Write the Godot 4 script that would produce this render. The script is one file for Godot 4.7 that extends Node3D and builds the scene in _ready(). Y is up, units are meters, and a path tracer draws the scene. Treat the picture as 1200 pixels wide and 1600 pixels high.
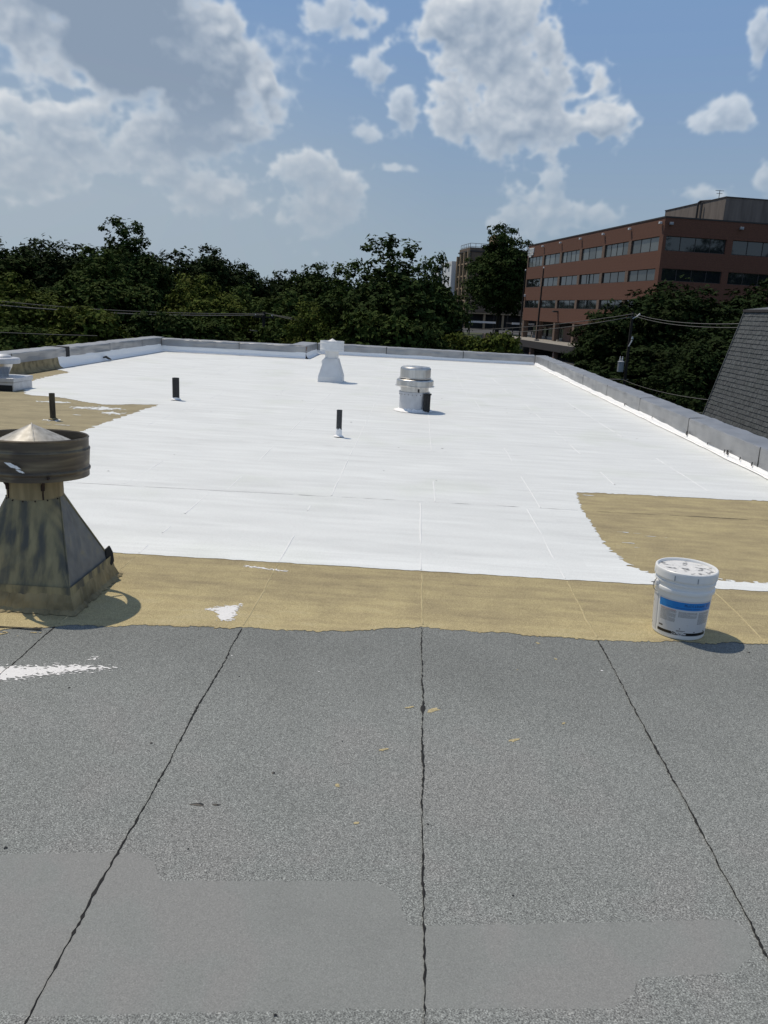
extends Node3D
# A flat roof half painted white: camera, sky and sun first, then the roof and its walls, the things on it, then what stands beyond.

var rng := RandomNumberGenerator.new()
var taken := {}
var M := {}
var SUN_DIR := Vector3(-0.81, 0, -0.585).normalized() * cos(deg_to_rad(63.5)) + Vector3(0, sin(deg_to_rad(63.5)), 0)

# ---------------------------------------------------------------- mesh building
class MB:
	var v := PackedVector3Array()
	var n := PackedVector3Array()
	var c := PackedColorArray()
	var uv := PackedVector2Array()
	var col := Color.WHITE
	var xf := Transform3D.IDENTITY
	func tri(a: Vector3, b: Vector3, d: Vector3):            # counter-clockwise seen from outside
		a = xf * a; b = xf * b; d = xf * d
		var nn := (b - a).cross(d - a).normalized()
		v.append(a); v.append(d); v.append(b)
		for k in 3:
			n.append(nn); c.append(col); uv.append(Vector2.ZERO)
	func quad(a: Vector3, b: Vector3, d: Vector3, e: Vector3):
		tri(a, b, d); tri(a, d, e)
	func vert(p: Vector3, nn: Vector3, t := Vector2.ZERO):
		v.append(xf * p); n.append((xf.basis * nn).normalized()); c.append(col); uv.append(t)
	func squad(p: Array, q: Array, t := []):                  # smooth quad: points and normals, counter-clockwise from outside
		for k in [0, 2, 1, 0, 3, 2]:
			vert(p[k], q[k], t[k] if t.size() else Vector2.ZERO)
	func box(lo: Vector3, hi: Vector3, bev := 0.0):
		if bev <= 0.0:
			var p := []
			for k in 8:
				p.append(Vector3(hi.x if k & 1 else lo.x, hi.y if k & 2 else lo.y, hi.z if k & 4 else lo.z))
			quad(p[4], p[5], p[7], p[6]); quad(p[1], p[0], p[2], p[3]); quad(p[5], p[1], p[3], p[7])
			quad(p[0], p[4], p[6], p[2]); quad(p[6], p[7], p[3], p[2]); quad(p[0], p[1], p[5], p[4])
			return
		var mid := (lo + hi) / 2.0
		var h := (hi - lo) / 2.0
		var b := minf(bev, minf(h.x, minf(h.y, h.z)) * 0.9)
		var P = func(sx, sy, sz, ax): return mid + Vector3(sx * (h.x - (0.0 if ax == 0 else b)), sy * (h.y - (0.0 if ax == 1 else b)), sz * (h.z - (0.0 if ax == 2 else b)))
		for s in [-1, 1]:
			oquad(P.call(s, -1, -1, 0), P.call(s, 1, -1, 0), P.call(s, 1, 1, 0), P.call(s, -1, 1, 0), mid)
			oquad(P.call(-1, s, -1, 1), P.call(1, s, -1, 1), P.call(1, s, 1, 1), P.call(-1, s, 1, 1), mid)
			oquad(P.call(-1, -1, s, 2), P.call(1, -1, s, 2), P.call(1, 1, s, 2), P.call(-1, 1, s, 2), mid)
			for t in [-1, 1]:
				oquad(P.call(s, t, -1, 0), P.call(s, t, 1, 0), P.call(s, t, 1, 1), P.call(s, t, -1, 1), mid)
				oquad(P.call(s, -1, t, 0), P.call(s, 1, t, 0), P.call(s, 1, t, 2), P.call(s, -1, t, 2), mid)
				oquad(P.call(-1, s, t, 1), P.call(1, s, t, 1), P.call(1, s, t, 2), P.call(-1, s, t, 2), mid)
				for u in [-1, 1]:
					var a: Vector3 = P.call(s, t, u, 0)
					var bb: Vector3 = P.call(s, t, u, 1)
					var d: Vector3 = P.call(s, t, u, 2)
					if (bb - a).cross(d - a).dot(a - mid) > 0: tri(a, bb, d)
					else: tri(a, d, bb)
	func oquad(a, b, d, e, mid):                              # a quad turned away from mid
		if (b - a).cross(d - a).dot((a + d) / 2.0 - mid) > 0: quad(a, b, d, e)
		else: quad(e, d, b, a)
	func lathe(prof: Array, seg := 32, at := Vector3.ZERO, a0 := 0.0, a1 := TAU, uvs := false):   # profile from bottom to top on the outside
		for j in prof.size() - 1:
			var p: Vector2 = prof[j]
			var q: Vector2 = prof[j + 1]
			var t := (q - p).normalized()
			for i in seg:
				var f0 := a0 + (a1 - a0) * i / seg
				var f1 := a0 + (a1 - a0) * (i + 1) / seg
				var d0 := Vector3(sin(f0), 0, cos(f0))
				var d1 := Vector3(sin(f1), 0, cos(f1))
				var n0 := d0 * t.y - Vector3(0, t.x, 0)
				var n1 := d1 * t.y - Vector3(0, t.x, 0)
				var tt := []
				if uvs:
					var u0 := float(i) / seg
					var u1 := float(i + 1) / seg
					var v0 := 1.0 - float(j) / (prof.size() - 1)
					var v1 := 1.0 - float(j + 1) / (prof.size() - 1)
					tt = [Vector2(u0, v0), Vector2(u1, v0), Vector2(u1, v1), Vector2(u0, v1)]
				squad([at + d0 * p.x + Vector3(0, p.y, 0), at + d1 * p.x + Vector3(0, p.y, 0), at + d1 * q.x + Vector3(0, q.y, 0), at + d0 * q.x + Vector3(0, q.y, 0)], [n0, n1, n1, n0], tt)
	func tube(pts: Array, rad: Array, seg := 8, caps := true):
		var rings := []
		var side := Vector3.ZERO
		for i in pts.size():
			var t: Vector3 = (pts[mini(i + 1, pts.size() - 1)] - pts[maxi(i - 1, 0)]).normalized()
			if side == Vector3.ZERO:
				side = t.cross(Vector3.RIGHT if absf(t.x) < 0.8 else Vector3.FORWARD).normalized()
			else:
				side = (side - t * side.dot(t)).normalized()
			var up := side.cross(t)
			var ring := []
			for k in seg:
				var a := TAU * k / seg
				ring.append(side * cos(a) + up * sin(a))
			rings.append(ring)
		for i in pts.size() - 1:
			for k in seg:
				var m := (k + 1) % seg
				var n0: Vector3 = rings[i][m]; var n1: Vector3 = rings[i][k]; var n2: Vector3 = rings[i + 1][k]; var n3: Vector3 = rings[i + 1][m]
				squad([pts[i] + n0 * rad[i], pts[i] + n1 * rad[i], pts[i + 1] + n2 * rad[i + 1], pts[i + 1] + n3 * rad[i + 1]], [n0, n1, n2, n3])
		if caps:
			for e in [0, pts.size() - 1]:
				for k in seg:
					var p0: Vector3 = pts[e] + rings[e][k] * rad[e]
					var p1: Vector3 = pts[e] + rings[e][(k + 1) % seg] * rad[e]
					if e == 0: tri(pts[e], p0, p1)
					else: tri(pts[e], p1, p0)
	func pyramid(lo: Vector2, ylo: float, hi: Vector2, yhi: float, at := Vector3.ZERO, caps := true):   # half sizes below and above
		var a := []
		var b := []
		for k in [[-1, 1], [1, 1], [1, -1], [-1, -1]]:
			a.append(at + Vector3(k[0] * lo.x, ylo, k[1] * lo.y)); b.append(at + Vector3(k[0] * hi.x, yhi, k[1] * hi.y))
		for k in 4:
			quad(a[k], a[(k + 1) % 4], b[(k + 1) % 4], b[k])
		if caps:
			quad(b[0], b[1], b[2], b[3]); quad(a[3], a[2], a[1], a[0])
	func mesh() -> ArrayMesh:
		var arr := []
		arr.resize(Mesh.ARRAY_MAX)
		arr[Mesh.ARRAY_VERTEX] = v; arr[Mesh.ARRAY_NORMAL] = n; arr[Mesh.ARRAY_COLOR] = c; arr[Mesh.ARRAY_TEX_UV] = uv
		var m := ArrayMesh.new()
		m.add_surface_from_arrays(Mesh.PRIMITIVE_TRIANGLES, arr)
		return m

func numbered(called: String) -> String:
	if not taken.has(called):
		taken[called] = 0
		return called
	taken[called] += 1
	return "%s_%03d" % [called, taken[called]]

func part(called: String, mb, material: Material, parent: Node) -> MeshInstance3D:
	var o := MeshInstance3D.new()
	o.mesh = mb.mesh() if mb is MB else mb
	o.material_override = material
	if parent == self:
		o.name = numbered(called)
	else:
		var k := 0
		var nm := called
		while parent.has_node(NodePath(nm)):
			k += 1
			nm = "%s_%03d" % [called, k]
		o.name = nm
	parent.add_child(o, true)
	return o

func tag(o: Node, label: String, category: String, group := "") -> Node:
	o.set_meta("label", label); o.set_meta("category", category)
	if group != "": o.set_meta("group", group)
	return o

func thing(called: String, label: String, category: String, at := Vector3.ZERO, turn := 0.0, group := "") -> Node3D:
	var o := Node3D.new()
	o.name = numbered(called)
	add_child(o)
	o.position = at; o.rotation.y = turn
	tag(o, label, category, group)
	return o

func dup(src: Node3D, label: String, at: Vector3, turn := 0.0, group := "") -> Node3D:
	var r: Node3D = src.duplicate()
	r.name = numbered(String(src.name).rstrip("0123456789_"))
	add_child(r)
	r.position = at; r.rotation.y = turn
	r.set_meta("label", label)
	if group != "": r.set_meta("group", group)
	return r

func bx(lo: Vector3, hi: Vector3, bev := 0.0) -> MB:
	var m := MB.new()
	m.box(lo, hi, bev)
	return m

# ---------------------------------------------------------------- materials
func lin(r: float, g: float, b: float) -> Color:
	return Color(r, g, b).linear_to_srgb()

func noise(sd: int, freq: float, oct := 4) -> FastNoiseLite:
	var f := FastNoiseLite.new()
	f.seed = sd; f.frequency = freq; f.fractal_octaves = oct
	f.noise_type = FastNoiseLite.TYPE_SIMPLEX_SMOOTH
	f.fractal_type = FastNoiseLite.FRACTAL_FBM
	return f

func tint_image(grey: Image, ramp: Array) -> ImageTexture:      # grey 0..1 through a ramp of [at, Color] (sRGB)
	var w := grey.get_width()
	var h := grey.get_height()
	grey.convert(Image.FORMAT_L8)
	var src := grey.get_data()
	var lut := PackedByteArray()
	for k in 256:
		var t := k / 255.0
		var cc: Color = ramp[0][1]
		for j in ramp.size() - 1:
			if t >= ramp[j][0]:
				cc = (ramp[j][1] as Color).lerp(ramp[j + 1][1], clampf((t - ramp[j][0]) / (ramp[j + 1][0] - ramp[j][0]), 0, 1))
		lut.append(int(cc.r * 255)); lut.append(int(cc.g * 255)); lut.append(int(cc.b * 255))
	var out := PackedByteArray()
	out.resize(w * h * 3)
	for k in w * h:
		var b := src[k] * 3
		out[k * 3] = lut[b]; out[k * 3 + 1] = lut[b + 1]; out[k * 3 + 2] = lut[b + 2]
	return ImageTexture.create_from_image(Image.create_from_data(w, h, false, Image.FORMAT_RGB8, out))

func granules(side: int, sd: int, coarse: int) -> Image:        # speckle: every cell a value of its own, softened
	var r := RandomNumberGenerator.new()
	r.seed = sd
	var small := side / coarse
	var data := PackedByteArray()
	data.resize(small * small)
	for k in small * small:
		data[k] = clampi(int(128 + r.randfn(0, 46)), 0, 255)
	var im := Image.create_from_data(small, small, false, Image.FORMAT_L8, data)
	im.resize(side, side, Image.INTERPOLATE_CUBIC)
	return im

func noise_image(sd: int, freq: float, oct: int, side := 512, stretch := 1.0) -> Image:
	var f := noise(sd, freq, oct)
	var im := f.get_seamless_image(side, int(side / stretch), false, false, 0.15, true)
	if stretch != 1.0: im.resize(side, side, Image.INTERPOLATE_CUBIC)
	return im

func mat(color: Color, rough := 0.8, metal := 0.0, tex: Texture2D = null, metres := 1.0, bump: Texture2D = null, bump_scale := 1.0) -> StandardMaterial3D:
	var m := StandardMaterial3D.new()
	m.albedo_color = color; m.roughness = rough; m.metallic = metal
	if tex:
		m.albedo_texture = tex
		m.uv1_triplanar = true; m.uv1_world_triplanar = true
		m.uv1_scale = Vector3.ONE / metres
	if bump:
		m.normal_enabled = true; m.normal_texture = bump; m.normal_scale = bump_scale
		m.uv1_triplanar = true; m.uv1_world_triplanar = true
		m.uv1_scale = Vector3.ONE / metres
	m.vertex_color_use_as_albedo = true
	return m

func bump_of(im: Image, k := 4.0) -> ImageTexture:
	var b: Image = im.duplicate()
	b.convert(Image.FORMAT_RGBA8)
	b.bump_map_to_normal_map(k)
	return ImageTexture.create_from_image(b)

func grey(a: float) -> Color: return Color(a, a, a)

func materials():
	var g1 := granules(1024, 11, 2)
	var fine := granules(512, 12, 1)
	var blotch := noise_image(21, 0.012, 5)
	var streak := noise_image(22, 0.02, 5, 512, 8.0)
	var up_streak: Image = streak.duplicate()
	streak.rotate_90(CLOCKWISE)
	var gb := bump_of(g1, 3.0)
	# granule-covered roofing felt
	M.felt = mat(Color.WHITE, 0.95, 0, tint_image(g1.duplicate(), [[0.0, lin(0.045, 0.047, 0.047)], [0.4, lin(0.165, 0.171, 0.168)], [0.6, lin(0.262, 0.270, 0.264)], [1.0, lin(0.60, 0.61, 0.59)]]), 1.15, gb, 0.45)
	M.felt_smooth = mat(Color.WHITE, 0.95, 0, tint_image(g1.duplicate(), [[0.0, lin(0.165, 0.17, 0.168)], [1.0, lin(0.30, 0.305, 0.298)]]), 1.15)
	M.tan = mat(Color.WHITE, 0.9, 0, tint_image(g1.duplicate(), [[0.0, lin(0.19, 0.16, 0.09)], [0.42, lin(0.385, 0.325, 0.178)], [0.6, lin(0.465, 0.395, 0.23)], [1.0, lin(0.70, 0.60, 0.38)]]), 1.3, gb, 0.35)
	M.white = mat(Color.WHITE, 0.62, 0, tint_image(g1.duplicate(), [[0.0, grey(0.86)], [0.5, grey(0.965)], [1.0, grey(1.0)]]), 1.5, bump_of(g1, 1.5), 0.35)
	M.tar = mat(lin(0.012, 0.012, 0.013), 0.55)
	M.tar_rough = mat(lin(0.02, 0.02, 0.02), 0.8, 0, tint_image(fine.duplicate(), [[0.0, grey(0.4)], [1.0, grey(1.0)]]), 0.8)
	M.coping = mat(lin(0.385, 0.39, 0.40), 0.42, 0.55, tint_image(blotch.duplicate(), [[0.0, grey(0.84)], [0.5, grey(0.94)], [1.0, grey(1.0)]]), 3.4)
	M.core = mat(lin(0.2, 0.13, 0.1), 0.9)
	M.white_metal = mat(lin(0.74, 0.75, 0.76), 0.5, 0, tint_image(blotch.duplicate(), [[0.0, grey(0.93)], [0.6, grey(0.98)], [1.0, grey(1.0)]]), 1.4)
	M.flash_tan = mat(lin(0.40, 0.325, 0.18), 0.9, 0, tint_image(blotch.duplicate(), [[0.0, grey(0.5)], [0.5, grey(0.85)], [1.0, grey(1.0)]]), 1.3)
	M.alu = mat(lin(0.72, 0.71, 0.69), 0.34, 0.92, tint_image(up_streak.duplicate(), [[0.0, grey(0.8)], [1.0, grey(1.0)]]), 0.8)
	M.galv = mat(lin(0.56, 0.58, 0.62), 0.45, 0.55, tint_image(blotch.duplicate(), [[0.0, grey(0.9)], [1.0, grey(1.0)]]), 0.9)
	# weathered vent: bare dark metal showing through smeared tan paint
	M.vent_paint = mat(Color.WHITE, 0.7, 0.15, tint_image(noise_image(25, 0.013, 6, 512, 3.0), [[0.0, lin(0.07, 0.071, 0.066)], [0.3, lin(0.10, 0.098, 0.082)], [0.45, lin(0.19, 0.168, 0.10)], [0.62, lin(0.30, 0.255, 0.14)], [1.0, lin(0.42, 0.36, 0.20)]]), 0.7)
	M.vent_neck = mat(Color.WHITE, 0.75, 0.1, tint_image(up_streak.duplicate(), [[0.0, lin(0.20, 0.16, 0.085)], [1.0, lin(0.40, 0.32, 0.18)]]), 0.5)
	M.vent_ring = mat(Color.WHITE, 0.5, 0.4, tint_image(streak.duplicate(), [[0.0, lin(0.055, 0.045, 0.035)], [0.5, lin(0.105, 0.085, 0.065)], [0.68, lin(0.18, 0.15, 0.10)], [1.0, lin(0.27, 0.235, 0.16)]]), 0.55)
	M.vent_cone = mat(Color.WHITE, 0.55, 0.3, tint_image(blotch.duplicate(), [[0.0, lin(0.20, 0.19, 0.17)], [0.5, lin(0.36, 0.35, 0.32)], [1.0, lin(0.56, 0.55, 0.53)]]), 0.35)
	M.vent_side = mat(Color.WHITE, 0.6, 0.3, tint_image(blotch.duplicate(), [[0.0, lin(0.13, 0.13, 0.125)], [0.6, lin(0.20, 0.198, 0.188)], [0.8, lin(0.24, 0.222, 0.17)], [1.0, lin(0.28, 0.25, 0.17)]]), 0.8)
	M.rust = mat(lin(0.035, 0.02, 0.015), 0.9)
	M.pipe_dark = mat(lin(0.03, 0.03, 0.032), 0.6, 0, tint_image(blotch.duplicate(), [[0.0, grey(0.5)], [1.0, grey(1.0)]]), 0.2)
	M.pipe_grey = mat(lin(0.095, 0.1, 0.105), 0.6, 0.3, tint_image(blotch.duplicate(), [[0.0, grey(0.5)], [1.0, grey(1.0)]]), 0.2)
	M.pipe_brown = mat(lin(0.10, 0.085, 0.055), 0.8, 0, tint_image(up_streak.duplicate(), [[0.0, grey(0.4)], [1.0, grey(1.0)]]), 0.3)
	M.black_box = mat(lin(0.035, 0.036, 0.038), 0.6, 0, tint_image(blotch.duplicate(), [[0.0, grey(0.3)], [1.0, grey(1.0)]]), 0.2)
	M.plastic = mat(lin(0.74, 0.75, 0.75), 0.38)
	M.lid_top = mat(Color.WHITE, 0.5, 0, tint_image(noise_image(31, 0.014, 5), [[0.0, lin(0.05, 0.05, 0.05)], [0.2, lin(0.2, 0.2, 0.2)], [0.36, lin(0.66, 0.66, 0.65)], [1.0, lin(0.76, 0.76, 0.75)]]), 0.4)
	M.wire = mat(lin(0.18, 0.18, 0.19), 0.35, 0.8)
	# far things
	var bim := Image.create(256, 256, false, Image.FORMAT_L8)
	for y in 256:
		for x in 256:
			var row := y / 16
			var joint := (y % 16) < 2 or ((x + (row % 2) * 16) % 32) < 2
			bim.set_pixel(x, y, grey(0.35 if joint else 0.62 + 0.3 * (hash(Vector2i((x + (row % 2) * 16) / 32, row)) % 100) / 100.0))
	M.brick = mat(lin(0.175, 0.075, 0.047), 0.9, 0, tint_image(bim, [[0.0, grey(0.5)], [1.0, grey(1.0)]]), 1.2)
	M.brick_pale = mat(lin(0.21, 0.145, 0.11), 0.9, 0, tint_image(blotch.duplicate(), [[0.0, grey(0.7)], [1.0, grey(1.0)]]), 2.0)
	M.concrete = mat(lin(0.20, 0.17, 0.15), 0.95, 0, tint_image(up_streak.duplicate(), [[0.0, grey(0.7)], [0.5, grey(0.88)], [1.0, grey(1.0)]]), 9.0)
	M.slab = mat(lin(0.36, 0.34, 0.31), 0.9, 0, tint_image(blotch.duplicate(), [[0.0, grey(0.75)], [1.0, grey(1.0)]]), 3.0)
	M.dark_trim = mat(lin(0.035, 0.03, 0.03), 0.7)
	M.glass = mat(lin(0.012, 0.016, 0.018), 0.04)
	M.glass.metallic_specular = 0.9
	M.blind = mat(lin(0.11, 0.125, 0.125), 0.12)
	M.blind_dim = mat(lin(0.06, 0.07, 0.07), 0.1)
	M.inside = mat(lin(0.01, 0.01, 0.01), 0.9)
	M.tower_brown = mat(lin(0.13, 0.095, 0.07), 0.9)
	M.tower_tan = mat(lin(0.30, 0.22, 0.14), 0.9)
	M.tower_white = mat(lin(0.66, 0.68, 0.70), 0.8)
	M.door_tan = mat(lin(0.22, 0.13, 0.1), 0.7)
	M.sign_white = mat(lin(0.72, 0.72, 0.72), 0.6)
	M.slate = mat(lin(0.135, 0.148, 0.155), 0.75, 0, tint_image(blotch.duplicate(), [[0.0, grey(0.6)], [1.0, grey(1.0)]]), 0.7)
	M.bark = mat(lin(0.06, 0.048, 0.036), 0.95, 0, tint_image(up_streak.duplicate(), [[0.0, grey(0.4)], [1.0, grey(1.0)]]), 1.5)
	M.pole = mat(lin(0.014, 0.012, 0.011), 0.9)
	M.cable = mat(lin(0.12, 0.115, 0.11), 0.7, 0.0)
	M.porcelain = mat(lin(0.55, 0.56, 0.58), 0.3)
	M.can_grey = mat(lin(0.26, 0.28, 0.31), 0.5)
	M.car_white = mat(lin(0.72, 0.72, 0.72), 0.25)
	M.grass = mat(Color.WHITE, 0.95, 0, tint_image(noise_image(41, 0.03, 5), [[0.0, lin(0.02, 0.03, 0.01)], [1.0, lin(0.07, 0.09, 0.03)]]), 9.0)
	M.asphalt = mat(Color.WHITE, 0.92, 0, tint_image(blotch.duplicate(), [[0.0, lin(0.035, 0.035, 0.037)], [1.0, lin(0.07, 0.07, 0.07)]]), 6.0)
	for k in [["leaf_dark", 0.034, 0.055, 0.016], ["leaf_mid", 0.045, 0.070, 0.018], ["leaf_warm", 0.072, 0.095, 0.02], ["leaf_light", 0.090, 0.115, 0.024], ["leaf_deep", 0.020, 0.034, 0.011]]:
		var m := mat(lin(k[1], k[2], k[3]), 0.8)
		m.metallic_specular = 0.15
		m.backlight_enabled = true
		m.backlight = Color(0.35, 0.35, 0.28)
		M[k[0]] = m

# ---------------------------------------------------------------- sky
const CLOUDS := [[-18.7,14.5,7.5,2.9,1.0],[-14.2,12.0,3.9,3.0,.8],[-15.9,9.9,5.3,1.6,.6],[-21.0,17.0,7.2,2.1,1.0],[-13.6,15.9,1.8,2.6,.15],[-25.3,15.4,2.5,1.9,.4],[-23.3,9.5,4.2,1.8,.25],[-25.6,7.6,3.3,2.0,.35],[-21.3,10.4,2.3,1.4,.2],[-20.6,8.7,4.3,1.4,.35],[-23.2,12.5,1.5,.9,.2],[-17.0,7.7,1.8,1.1,.2],[-14.1,6.8,3.8,1.5,.35],[-8.0,8.6,2.3,1.2,.2],[-7.3,6.5,2.6,2.4,.45],[3.2,16.8,4.6,2.6,.35],[5.1,14.1,4.6,3.1,.5],[6.5,11.8,4.6,2.0,.4],[7.0,16.0,1.7,2.1,.25],[10.8,11.9,2.4,1.0,.25],[.5,17.3,2.4,1.8,.3],[1.7,12.6,1.7,2.0,.2],[-3.6,14.4,1.5,1.3,.1],[-1.9,12.7,1.1,1.4,.1],[-6.6,17.5,3.1,1.0,.15],[-5.4,16.6,1.3,.6,.1],[18.2,12.3,1.9,.9,.1],[7.9,6.5,2.6,1.6,.2],[8.4,7.9,.9,1.2,.1],[11.3,6.6,2.0,1.1,.15],[5.8,6.2,1.3,.8,.1],[18.1,7.9,1.9,.6,.1],[21.0,8.9,.7,.9,.1],[19.7,16.2,.7,1.6,.1],[-2.7,9.0,1.6,.3,.05],[-4.6,11.1,1.2,.8,.05],[-12.6,10.5,2.5,1.1,.3],[-11.0,13.4,.9,.7,.1]]

func sky_patch(az0: float, el0: float, az1: float, el1: float, w: int, h: int, big: FastNoiseLite, n1: FastNoiseLite, n2: FastNoiseLite, wide: FastNoiseLite) -> Image:
	var cw := maxi(w / 4, 8) if w < 1000 else w / 2
	var ch := maxi(h / 4, 8) if w < 1000 else h / 2
	var fd := Image.create(cw, ch, false, Image.FORMAT_RGF)
	for y in ch:
		var el := el1 + (el0 - el1) * (y + 0.5) / ch
		for x in cw:
			var az := az0 + (az1 - az0) * (x + 0.5) / cw
			var best := -1.2
			var core := 0.0
			var cs := 0.0001
			if az > -44 and az < 40 and el > -4 and el < 30:
				for e in CLOUDS:
					var q: float = sqrt(((az - e[0]) / e[2]) ** 2 + ((el - e[1]) / e[3]) ** 2)
					var val := 1.0 - q
					if val > -0.9:
						best = maxf(best, val) + 0.25 * maxf(0.0, minf(val, best))
						var ww := maxf(0.02, val + 0.9) ** 3
						core += ww * float(e[4]); cs += ww
			var out := clampf(maxf((absf(az + 3.0) - 27.0) / 8.0, (el - 19.0) / 6.0), 0, 1)
			if out > 0:
				var ce := cos(deg_to_rad(el))
				var d := Vector3(sin(deg_to_rad(az)) * ce, sin(deg_to_rad(el)), -cos(deg_to_rad(az)) * ce)
				var gen := wide.get_noise_3dv(d * Vector3(1, 1.6, 1)) * 2.2 - 0.4
				best = lerpf(best, maxf(best, gen), out)
				core += out * 0.4; cs += out
			fd.set_pixel(x, y, Color(best, core / cs, 0))
	fd.resize(w, h, Image.INTERPOLATE_CUBIC)
	var dens := PackedFloat32Array()
	dens.resize(w * h)
	var img := Image.create(w, h, false, Image.FORMAT_RGB8)
	var lift := maxi(1, int(round(h / (el1 - el0) * 0.55)))
	for y in h:
		var el := el1 + (el0 - el1) * (y + 0.5) / h
		var ce := cos(deg_to_rad(el))
		var se := sin(deg_to_rad(el))
		for x in w:
			var az := deg_to_rad(az0 + (az1 - az0) * (x + 0.5) / w)
			var d := Vector3(sin(az) * ce, se * 1.25, -cos(az) * ce)
			var f := fd.get_pixel(x, y)
			var nz := 0.0
			if f.r > -1.0:
				nz = big.get_noise_3dv(d) * 0.25 + n1.get_noise_3dv(d) * 0.85 + (0.22 - absf(n2.get_noise_3dv(d))) * 0.95 - 0.5 * maxf(0.0, 0.26 - f.g)
			nz *= lerpf(1.0, 0.5, smoothstep(0.3, 0.9, f.g))
			var dd := f.r * 0.95 + 0.12 + nz + 0.22 * smoothstep(0.45, 0.95, f.g)
			dens[y * w + x] = dd
			# the air: deeper blue upwards, pale and greyish near the horizon, whiter to the left where the sun is
			var hgt := clampf(el / 19.0, 0, 1)
			var air := Color(0.61, 0.675, 0.725).lerp(Color(0.485, 0.605, 0.76), smoothstep(0.0, 1.0, hgt))
			if el > 19.0: air = air.lerp(Color(0.30, 0.41, 0.575), clampf((el - 19.0) / 45.0, 0, 1))
			var veil := clampf((cos(az + 0.62) - 0.80) / 0.2, 0, 1) * clampf(1.0 - absf(el - 6.0) / 12.0, 0, 1)
			air = air.lerp(Color(0.68, 0.725, 0.765), 0.75 * veil)
			var a := smoothstep(-0.02, 0.5, dd) * lerpf(0.72, 1.0, smoothstep(0.08, 0.3, f.g))
			if a > 0.001:
				var up := dens[maxi(y - lift, 0) * w + maxi(x - lift / 2, 0)]
				var lit := clampf(0.70 + (dd - up) * 0.55 + nz * 0.18, 0, 1)
				var thick := smoothstep(0.08, 0.8, dd) * lerpf(0.42, 1.15, f.g)
				var b := clampf(0.98 - thick * 1.0 + (dd - up) * 0.5 + nz * 0.16 + 0.3 * thick * (n1.get_noise_3dv(d * 0.5) + 0.6 * big.get_noise_3dv(d * 2.0)), 0, 1)
				var cloud := Color(0.545, 0.61, 0.69).lerp(Color(0.90, 0.91, 0.92), b)
				var far := clampf(1.0 - (el - 4.5) / 8.0, 0, 1)
				cloud = cloud.lerp(Color(0.70, 0.735, 0.77), far * 0.7)
				air = air.lerp(cloud, a * lerpf(0.95, 0.1 + 0.6 * lit * lit, far))
			img.set_pixel(x, y, air)
	return img

func make_sky() -> Sky:
	var big := noise(5, 4.2, 3)
	var n1 := noise(6, 15.0, 5)
	var n2 := noise(7, 20.0, 4)
	var wide := noise(8, 2.0, 4)
	var all := sky_patch(-180, -90, 180, 90, 1024, 512, big, n1, n2, wide)
	all.resize(4096, 2048, Image.INTERPOLATE_BILINEAR)
	var px := 4096.0 / 360.0
	var x0 := 1636                                                   # -36.2 to 36.2 degrees round the middle, -2 to 26 degrees up
	var x1 := 2460
	var y0 := int((90 - 26) * px)
	var y1 := int((90 + 2) * px)
	var win := sky_patch((x0 - 2048) / px, 90 - y1 / px, (x1 - 2048) / px, 90 - y0 / px, x1 - x0, y1 - y0, big, n1, n2, wide)
	all.blit_rect(win, Rect2i(0, 0, x1 - x0, y1 - y0), Vector2i(x0, y0))
	var half := all.get_region(Rect2i(0, 0, 2048, 2048))                 # the panorama starts at -z
	all.blit_rect(all.get_region(Rect2i(2048, 0, 2048, 2048)), Rect2i(0, 0, 2048, 2048), Vector2i.ZERO)
	all.blit_rect(half, Rect2i(0, 0, 2048, 2048), Vector2i(2048, 0))
	var pm := PanoramaSkyMaterial.new()
	pm.panorama = ImageTexture.create_from_image(all)
	var s := Sky.new()
	s.sky_material = pm
	return s

func view_and_light():
	var cam := Camera3D.new()
	cam.name = "camera"
	add_child(cam)
	cam.position = Vector3(0, 1.6, 0)
	cam.basis = Basis(Vector3.UP, deg_to_rad(1.786)) * Basis(Vector3.RIGHT, deg_to_rad(-14.29)) * Basis(Vector3.BACK, deg_to_rad(2.85))
	cam.fov = rad_to_deg(2.0 * atan(800.0 / 1250.0))
	cam.near = 0.05; cam.far = 3000.0
	cam.current = true
	var env := Environment.new()
	env.background_mode = Environment.BG_SKY
	env.sky = make_sky()
	env.tonemap_mode = Environment.TONE_MAPPER_LINEAR
	env.tonemap_exposure = 1.0
	env.background_energy_multiplier = 1.0
	env.sdfgi_enabled = true; env.ssao_enabled = true; env.ssil_enabled = true
	var we := WorldEnvironment.new()
	we.name = "world_environment"
	we.environment = env
	add_child(we)
	var sun := DirectionalLight3D.new()
	sun.name = "sun"
	add_child(sun)
	sun.basis = Basis.looking_at(-SUN_DIR)
	sun.light_energy = 1.0
	sun.light_color = Color(1.0, 0.95, 0.87)
	sun.light_angular_distance = 0.5
	sun.shadow_enabled = true

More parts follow.
